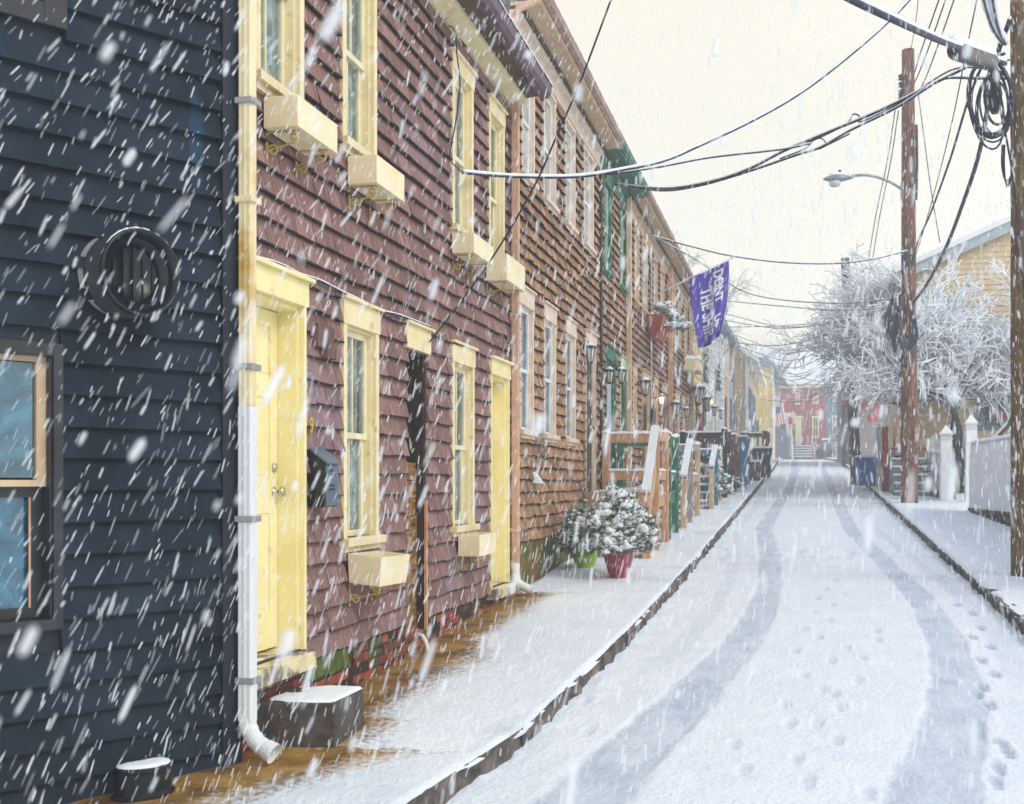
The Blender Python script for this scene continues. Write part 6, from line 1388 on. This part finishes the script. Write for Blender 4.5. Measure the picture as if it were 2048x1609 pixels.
cable('thin dark service line slanting from the plank gate lintel to the top edge', [(853, 692, 9.9), (925, 600, 9.3), (1000, 492, 8.8), (1070, 370, 8.4), (1110, 280, 8.2), (1160, 165, 8.0), (1222, 0, 7.8), (1245, -60, 7.7)], .0065, .0)
cable('heavy snow-topped main cable running into the nearest pole from the top edge', [(1640, -34, 8.6), (1705, 2, 8.9), (1790, 42, 9.4), (1860, 74, 10.2), (1905, 92, 11), (1950, 106, 12), (2010, 128, ZN - .25)], .026, .022)
t = thing('splice_case', 'snow-covered black splice case on the heavy main cable', 'splice case', at(1950, 105, 11.9))
sp = smooth_path([at(1905, 95, 11.3), at(1935, 106, 11.8), at(1965, 116, 12.3), at(1985, 122, 12.6)], 4); MB().tube([p + Vector((0, 0, -.02)) for p in sp], [.05] + [.085] * (len(sp) - 2) + [.05], 12).build('case', M['black'], t, smooth=True); MB().tube([p + Vector((0, 0, .065)) for p in sp], [.04] + [.065] * (len(sp) - 2) + [.035], 10).build('snow_cap', M['snow'], t, smooth=True)
cable('steep thick cable from the nearest pole down behind the tree', [(2020, 40, ZN - .1), (1990, 130, 14), (1960, 300, 15.5), (1925, 410, 17.5), (1890, 500, 20), (1850, 575, 23), (1820, 612, Z2 - .2)], .028, .018)
cable('dark cable from the coil on the nearest pole down to the brown pole hub', [(1965, 130, ZN - .2), (1935, 205, 14.2), (1900, 320, 16), (1860, 430, 19), (1834, 490, 22), (1806, 590, Z2 - .2)], .015, .007)
cable('thin line from top edge down to the brown pole hub', [(1958, -20, 12), (1935, 90, 13), (1905, 240, 15), (1870, 380, 18), (1835, 500, 22), (1800, 600, Z2 - .2)], .007, 0)
for i, (xt, xm_) in enumerate(((1885, 1790), (1898, 1797), (1915, 1815))):
    cable(['left', 'middle', 'right'][i] + 'most of three steep parallel wires crossing the brown pole top', [(xt, -20, 13), (xt - 42, 100, 15), (xm_ + 30, 170, 18), (xm_ + 8, 205, Z2 - .3)], .008, .006)
for i, (a, b) in enumerate(((1790, 1742), (1797, 1750))):
    cable(['outer', 'inner'][i] + ' of two wires dropping from the insulators toward the far leaning pole', [(a, 222, Z2 - .1), (a - 15, 320, 28), (b + 10, 430, 31), (b - 5, 520, 34)], .012, .006)
cable('kinked wire sagging from the pole insulators down its right side', [(1836, 185, Z2 - .2), (1850, 290, Z2 - .5), (1862, 380, Z2 - .8), (1880, 486, Z2 - 1)], .010, .004)
cable('thin vertical wire above the brown pole top', [(1838, -20, 22), (1832, 40, 23), (1822, 98, Z2)], .008, 0)
cable('snowy wire from the far cornice to the brown pole', [(1306, 473, 23), (1380, 493, 23.2), (1460, 512, 23.5), (1560, 525, 24), (1660, 528, 24.3), (1740, 520, 24.6), (1815, 502, Z2 - .2)], .012, .010)
cable('lower wire from the far cornice passing behind the flag', [(1318, 480, 25), (1400, 525, 27), (1480, 580, 29), (1560, 600, 30), (1680, 607, 28), (1795, 598, Z2 - .2)], .011, .009)
fan = [(1450, 628, 40, 652), (1440, 640, 38, 655), (1455, 655, 44, 650), (1462, 668, 46, 700), (1430, 680, 40, 690), (1470, 690, 48, 720), (1480, 700, 50, 735), (1490, 715, 52, 748), (1498, 730, 54, 752), (1500, 742, 55, 770), (1430, 600, 36, 610), (1475, 705, 50, 760), (1515, 745, 60, 778), (1535, 770, 64, 782), (1545, 790, 66, 800), (1520, 800, 60, 798)]
for i, (px, py, Z, pm) in enumerate(fan):
    cable('thin snowy service wire fanning from the brown pole hub toward the far left houses', [(px, py, Z), ((px * 2 + 1795) / 3, pm + 2, (Z * 2 + Z2) / 3), ((px + 2 * 1795) / 3, (pm + 620) / 2 + 6, (Z + Z2 * 2) / 3 + 1), (1797, 604 + 5 * (i % 4), Z2 - .2)], .010, .009, group='service wires fanning to the far left houses', n=5)
fan2 = [(1550, 735, 62, 1800, 690, 60, 770), (1555, 750, 70, 1780, 725, 50, 790), (1552, 765, 70, 1740, 735, 50, 795), (1550, 785, 75, 1700, 745, 50, 805), (1548, 800, 75, 1690, 760, 50, 812), (1560, 775, 75, 1715, 742, 45, 790)]
for i, (a, b, Za, c, d, Zc, mid) in enumerate(fan2):
    cable('low sagging snowy wire strung across the street in front of the red house', [(a, b, Za), ((a + c) / 2 - 20, mid - 8, (Za + Zc) / 2), (c, d, Zc)], .016, .014, group='sagging wires in front of the red house', n=6)
cable('snowy cable sagging along the purple wall above the ground-floor lintels', [(x, y, F * (A0 - .05) / (Cc * (1595 - x))) for x, y in ((512, 516), (560, 530), (600, 550), (640, 563), (680, 583), (720, 602), (760, 622), (800, 632), (860, 655))], .008, .006)
cable('thin black wires hanging in loops over the third upper window', [(x, y, F * (A0 - .07) / (Cc * (1595 - x))) for x, y in ((898, 52), (910, 62), (914, 110), (920, 170), (912, 240), (903, 290), (901, 320), (925, 346))], .006, 0)
# coils at the nearest pole
t = thing('cable_coil', 'big hanging coil of dark blue cable on the nearest pole', 'cable coil', at(1985, 210, ZN - .3))
for i, (cx_, cy_, rx, ry, tl) in enumerate(((1985, 205, 42, 80, 0), (1978, 200, 38, 76, .1), (1990, 210, 36, 66, -.1), (1972, 215, 34, 84, .15), (1995, 190, 26, 60, 0), (1980, 195, 44, 74, .05), (1990, 215, 30, 58, .1))):
    pts = []
    for k in range(25):
        a = 6.283 * k / 24; x = rx * math.cos(a); y = ry * math.sin(a); pts.append(at(cx_ + x + tl * y, cy_ + y, ZN - .25 - .05 * i + .03 * math.sin(a * 2 + i)))
    MB().tube(pts, .011 + .004 * (i % 3), 7, cap=False).build('loop', M['cable'], t, smooth=True)
MB().tube([at(1990, 150, ZN - .2), at(1985, 190, ZN - .15), at(1992, 225, ZN - .2)], [.04, .10, .05], 12).build('splice_can', M['black'], t, smooth=True)
t = thing('cable_coil', 'small tangle of thin wires hanging below the big coil', 'cable coil', at(2015, 330, ZN - .3))
for i in range(4):
    MB().tube(smooth_path([at(2004 + 2 * i, 290, ZN - .2), at(2003 + 2 * i, 330, ZN - .2), at(2010 + i, 360 + 4 * i, ZN - .2), at(2022, 350 + 3 * i, ZN - .2), at(2024, 300, ZN - .2)], 6), .006, 6).build('loop', M['cable'], t)
cable('dark cable running down the left side of the nearest pole', [(1978, 125, ZN - .3), (2005, 240, ZN - .3), (2024, 340, ZN - .25), (2036, 440, ZN - .2), (2046, 560, ZN - .2), (2052, 640, ZN - .2)], .012, .004)
for i, (a, b) in enumerate(((1960, 2000), (1980, 2005))):
    cable(['left', 'right'][i] + ' snow-thick drop cable hanging from the top edge to the nearest pole', [(a, -30, 11), ((a + b) / 2 + 2, 50, 12), (b + 6, 90, ZN - .2)], .012, .034)

# ------------------------------------------------------------------ trees
def tree(label, base, stems, seed, levels=(5, 6, 6, 5), lens=(1.2, .85, .5, .30), up=.12, spread=.75, name='bare_tree', snow=1., r0=.075, trunk_mat=M['bark'], bias=(0, 0, 0), group='bare snow-covered trees', droop=0.0):
    R_ = random.Random(seed); tr = MB(); br = MB(); sn = MB(); t = thing(name, label, 'tree', base, group)
    bias = Vector(bias)
    def rv(): return Vector((R_.gauss(0, 1), R_.gauss(0, 1), R_.gauss(0, 1)))
    def grow(p, d, L, r, lev):
        ns = 4 if lev < 2 else 3; pts = [p]; q = p.copy(); dd = d.copy()
        for i in range(ns):
            dd = (dd + rv() * .16 + Vector((0, 0, up if lev < 3 else -droop)) + bias * .08).normalized(); q = q + dd * L / ns; pts.append(q.copy())
        rs = [max(.0042, r * (1 - .55 * i / ns)) for i in range(ns + 1)]
        (tr if lev == 0 else br).tube(pts, rs, 8 if lev == 0 else (5 if lev < 2 else 3), cap=False)
        if snow and lev >= 1:
            hs = [snow * (.0088 + min(r_, .03) * .60) for r_ in rs]
            sn.tube([a + Vector((0, 0, b + h * .55)) for a, b, h in zip(pts, rs, hs)], hs, 4, cap=False)
        elif snow:
            sn.tube([a + Vector((-.01, -.02, b * .8)) for a, b in zip(pts, rs)], [b * .55 for b in rs], 6, cap=False)
        if lev >= len(levels): return
        for k in range(levels[lev]):
            f0 = .62 if lev == 0 else .28; f = f0 + (1 - f0) * (k + R_.random()) / levels[lev]; i = min(ns - 1, int(f * ns)); a = pts[i].lerp(pts[i + 1], f * ns - i)
            nd = (dd * .75 + rv().normalized() * spread + bias * .25).normalized(); grow(a, nd, lens[lev] * R_.uniform(.65, 1.25), rs[i] * .58, lev + 1)
    for (d, L, off) in stems:
        grow(Vector(base) + Vector(off), Vector(d).normalized(), L, r0, 0)
    tr.build('trunk', trunk_mat, t, smooth=True); br.build('branches', M['twig'], t); sn.build('snow_cap', M['snow'], t)
    return t
tA = gnd(1922, 990)
tree('bare snow-laden tree with several leaning dark trunks behind the stucco wall', tA, [((-.16, .0, 1), 2.5, (-.14, 0, 0)), ((.12, .1, 1), 2.7, (.04, 0, 0)), ((-.04, .2, 1), 2.9, (.16, .1, 0)), ((.30, 0, 1), 2.6, (.12, .1, .1))], 4, levels=(8, 7, 6, 5), lens=(1.75, 1.15, .58, .32), up=.20, spread=.8, r0=.095, snow=1.35)
tB = (yx(1893, 34), 34.0, gz(34))
tree('bare snow-laden tree leaning left over the street behind the brown utility pole', tB, [((-.42, 0, 1), 3.0, (0, 0, .2)), ((-.75, .05, 1), 3.4, (.0, .1, .3)), ((-.2, .1, 1.1), 2.9, (.2, .1, .1)), ((-.60, .2, 1), 3.3, (.1, .3, .4))], 9, levels=(8, 7, 6, 5), lens=(1.8, 1.2, .62, .35), up=.13, spread=.72, r0=.11, bias=(-.45, 0, .12), snow=1.1)
for i, (lab, px, py, Z, s, sd_) in enumerate((('thin leafless tree peeking over the brown roofs left of the flag', 1315, 470, 34, 1.1, 21), ('sparse bare tree above the far brown cornice by the flag tip', 1420, 560, 48, 1.6, 22), ('faint bare tree behind the far left houses', 1515, 680, 105, 3.0, 23), ('faint bare tree behind the mauve gable', 1590, 700, 125, 3.0, 24))):
    b = at(px, py, Z); b = (b[0], b[1], b[2] - 1.6 * s); zg_ = gz(b[1])
    tree(lab, (b[0], b[1], zg_), [((.0, 0, 1), b[2] - zg_ + .5 * s, (0, 0, 0))], sd_, levels=(5, 5, 5, 3), lens=(1.1 * s, .7 * s, .4 * s, .22 * s), spread=.6, snow=.0 if i < 2 else .5, r0=.05 * s, group=None, up=.15)
# far wooded skyline seen as one mass
R_ = random.Random(31); far = MB()
for k in range(420):
    x = R_.uniform(-26, 34); y = R_.uniform(128, 150); h = R_.uniform(7, 10.5) + (2.0 if x < 2 else 0); z0 = gz(100)
    far.tube([(x, y, z0), (x + R_.gauss(0, .3), y, z0 + h * .6), (x + R_.gauss(0, .8), y, z0 + h)], [.14, .08, .02], 4, cap=False)
    for q in range(14):
        zz = z0 + h * R_.uniform(.35, .98); a = R_.uniform(0, 6.28); l = h * R_.uniform(.1, .24); far.tube([(x, y, zz), (x + l * .6 * math.cos(a), y + l * .6 * math.sin(a), zz + l * .35), (x + l * math.cos(a), y + l * math.sin(a), zz + l * .9)], [.05, .03, .012], 3, cap=False)
far.build('far_wood', M['twig'], None, label='faint leafless wood on the skyline beyond the street', cat='trees', kind='stuff')

# ------------------------------------------------------------------ falling snow (real flakes spread through the air of the street)
R2 = np.random.RandomState(5)
def snow_mat():
    m = mat('snowflake', (.86, .89, .94), (.92, .94, .97), bump=0, rough=.9)
    nt = m.node_tree; p = nt.nodes['Principled BSDF']; p.inputs['Alpha'].default_value = .5
    p.inputs['Subsurface Weight'].default_value = .0
    return m
M['flake'] = snow_mat()
d3 = np.array([-.35, -1.42, -1.0])         # fall direction (right, up, forward), wind-driven
dirw = np.array([Cc * d3[0] - Ss * d3[2], Ss * d3[0] + Cc * d3[2], d3[1]]); dirw /= np.linalg.norm(dirw)
def flakes(n, zlo, zhi, rlo, rhi, llo, lhi, pw=3.0):
    u = R2.rand(n); Z = (zlo ** pw + (zhi ** pw - zlo ** pw) * u) ** (1 / pw)
    X = (R2.rand(n) * 1.3 - .65) * .82 * Z * 1.0; Yz = (R2.rand(n) * 1.3 - .48) * .645 * Z
    P = np.stack([Cc * X - Ss * Z, Ss * X + Cc * Z, EH + Yz], 1)
    keep = (P[:, 0] > -2.75) & (P[:, 2] > np.array([gz(y) for y in P[:, 1]]) + .02) & ~(((P[:, 0] - CORN[0]) * DN[0] + (P[:, 1] - CORN[1]) * DN[1] < .06) & (P[:, 1] < CORN[1]))
    P = P[keep]; k = len(P)
    D = dirw + R2.normal(0, .09, (k, 3)); D /= np.linalg.norm(D, axis=1)[:, None]
    U = np.cross(D, [0, .3, 1.]); U /= np.linalg.norm(U, axis=1)[:, None]; V = np.cross(D, U)
    r = (rlo + (rhi - rlo) * R2.rand(k) ** 2.6); l = llo + (lhi - llo) * R2.rand(k); l = l * (.75 + .25 * r / rhi) * R2.uniform(.55, 1.25, k)
    vs = []
    for (f, s) in ((-1, .0), (-.6, .8), (.6, .8), (1, 0)):
        if s == 0: vs.append((P + D * (f * l / 2)[:, None])[:, None])
        else:
            for j in range(4):
                a = j * math.pi / 2; vs.append((P + D * (f * l / 2)[:, None] + (U * math.cos(a) + V * math.sin(a)) * (r * s)[:, None])[:, None])
    return np.concatenate(vs, 1).reshape(-1, 3), k
fq = [(0, 2, 1), (0, 3, 2), (0, 4, 3), (0, 1, 4), (1, 2, 6, 5), (2, 3, 7, 6), (3, 4, 8, 7), (4, 1, 5, 8), (9, 5, 6), (9, 6, 7), (9, 7, 8), (9, 8, 5)]
VS, FS, off = [], [], 0
for args in ((230, .9, 2.3, .0018, .0085, .018, .065, 1.6), (13500, 2.2, 6.6, .0008, .0040, .026, .085, 1.8), (22000, 5, 14, .0011, .0034, .035, .085, 2.2), (22000, 12, 34, .0020, .0044, .05, .12, 2.2), (18000, 30, 90, .006, .012, .08, .18, 2.4)):
    v, k = flakes(*args); VS.append(v)
    for i in range(k):
        b = off + i * 10; FS += [tuple(x + b for x in f) for f in fq]
    off += k * 10
VS = np.concatenate(VS); me = bpy.data.meshes.new('falling_snow'); me.from_pydata(VS.tolist(), [], FS); me.materials.append(M['flake']); me.polygons.foreach_set('use_smooth', [True] * len(me.polygons)); me.update()
o = bpy.data.objects.new('falling_snow', me); COL.objects.link(o); o['label'] = 'wind-driven snowflakes falling through the whole street'; o['category'] = 'snowfall'; o['kind'] = 'stuff'

# ------------------------------------------------------------------ haze
m = bpy.data.materials.new('haze'); m.use_nodes = True; nt = m.node_tree; nt.nodes.remove(nt.nodes['Principled BSDF'])
v = nt.nodes.new('ShaderNodeVolumePrincipled'); v.inputs['Color'].default_value = (.99, .99, 1.0, 1); v.inputs['Density'].default_value = .0046; v.inputs['Anisotropy'].default_value = .2
nt.links.new(v.outputs[0], nt.nodes['Material Output'].inputs['Volume'])
g = MB().box(-45, 45, -8, 170, -2, 16); hz = g.build('haze', m, None, kind='stuff'); hz['label'] = 'pale snowy haze filling the street'
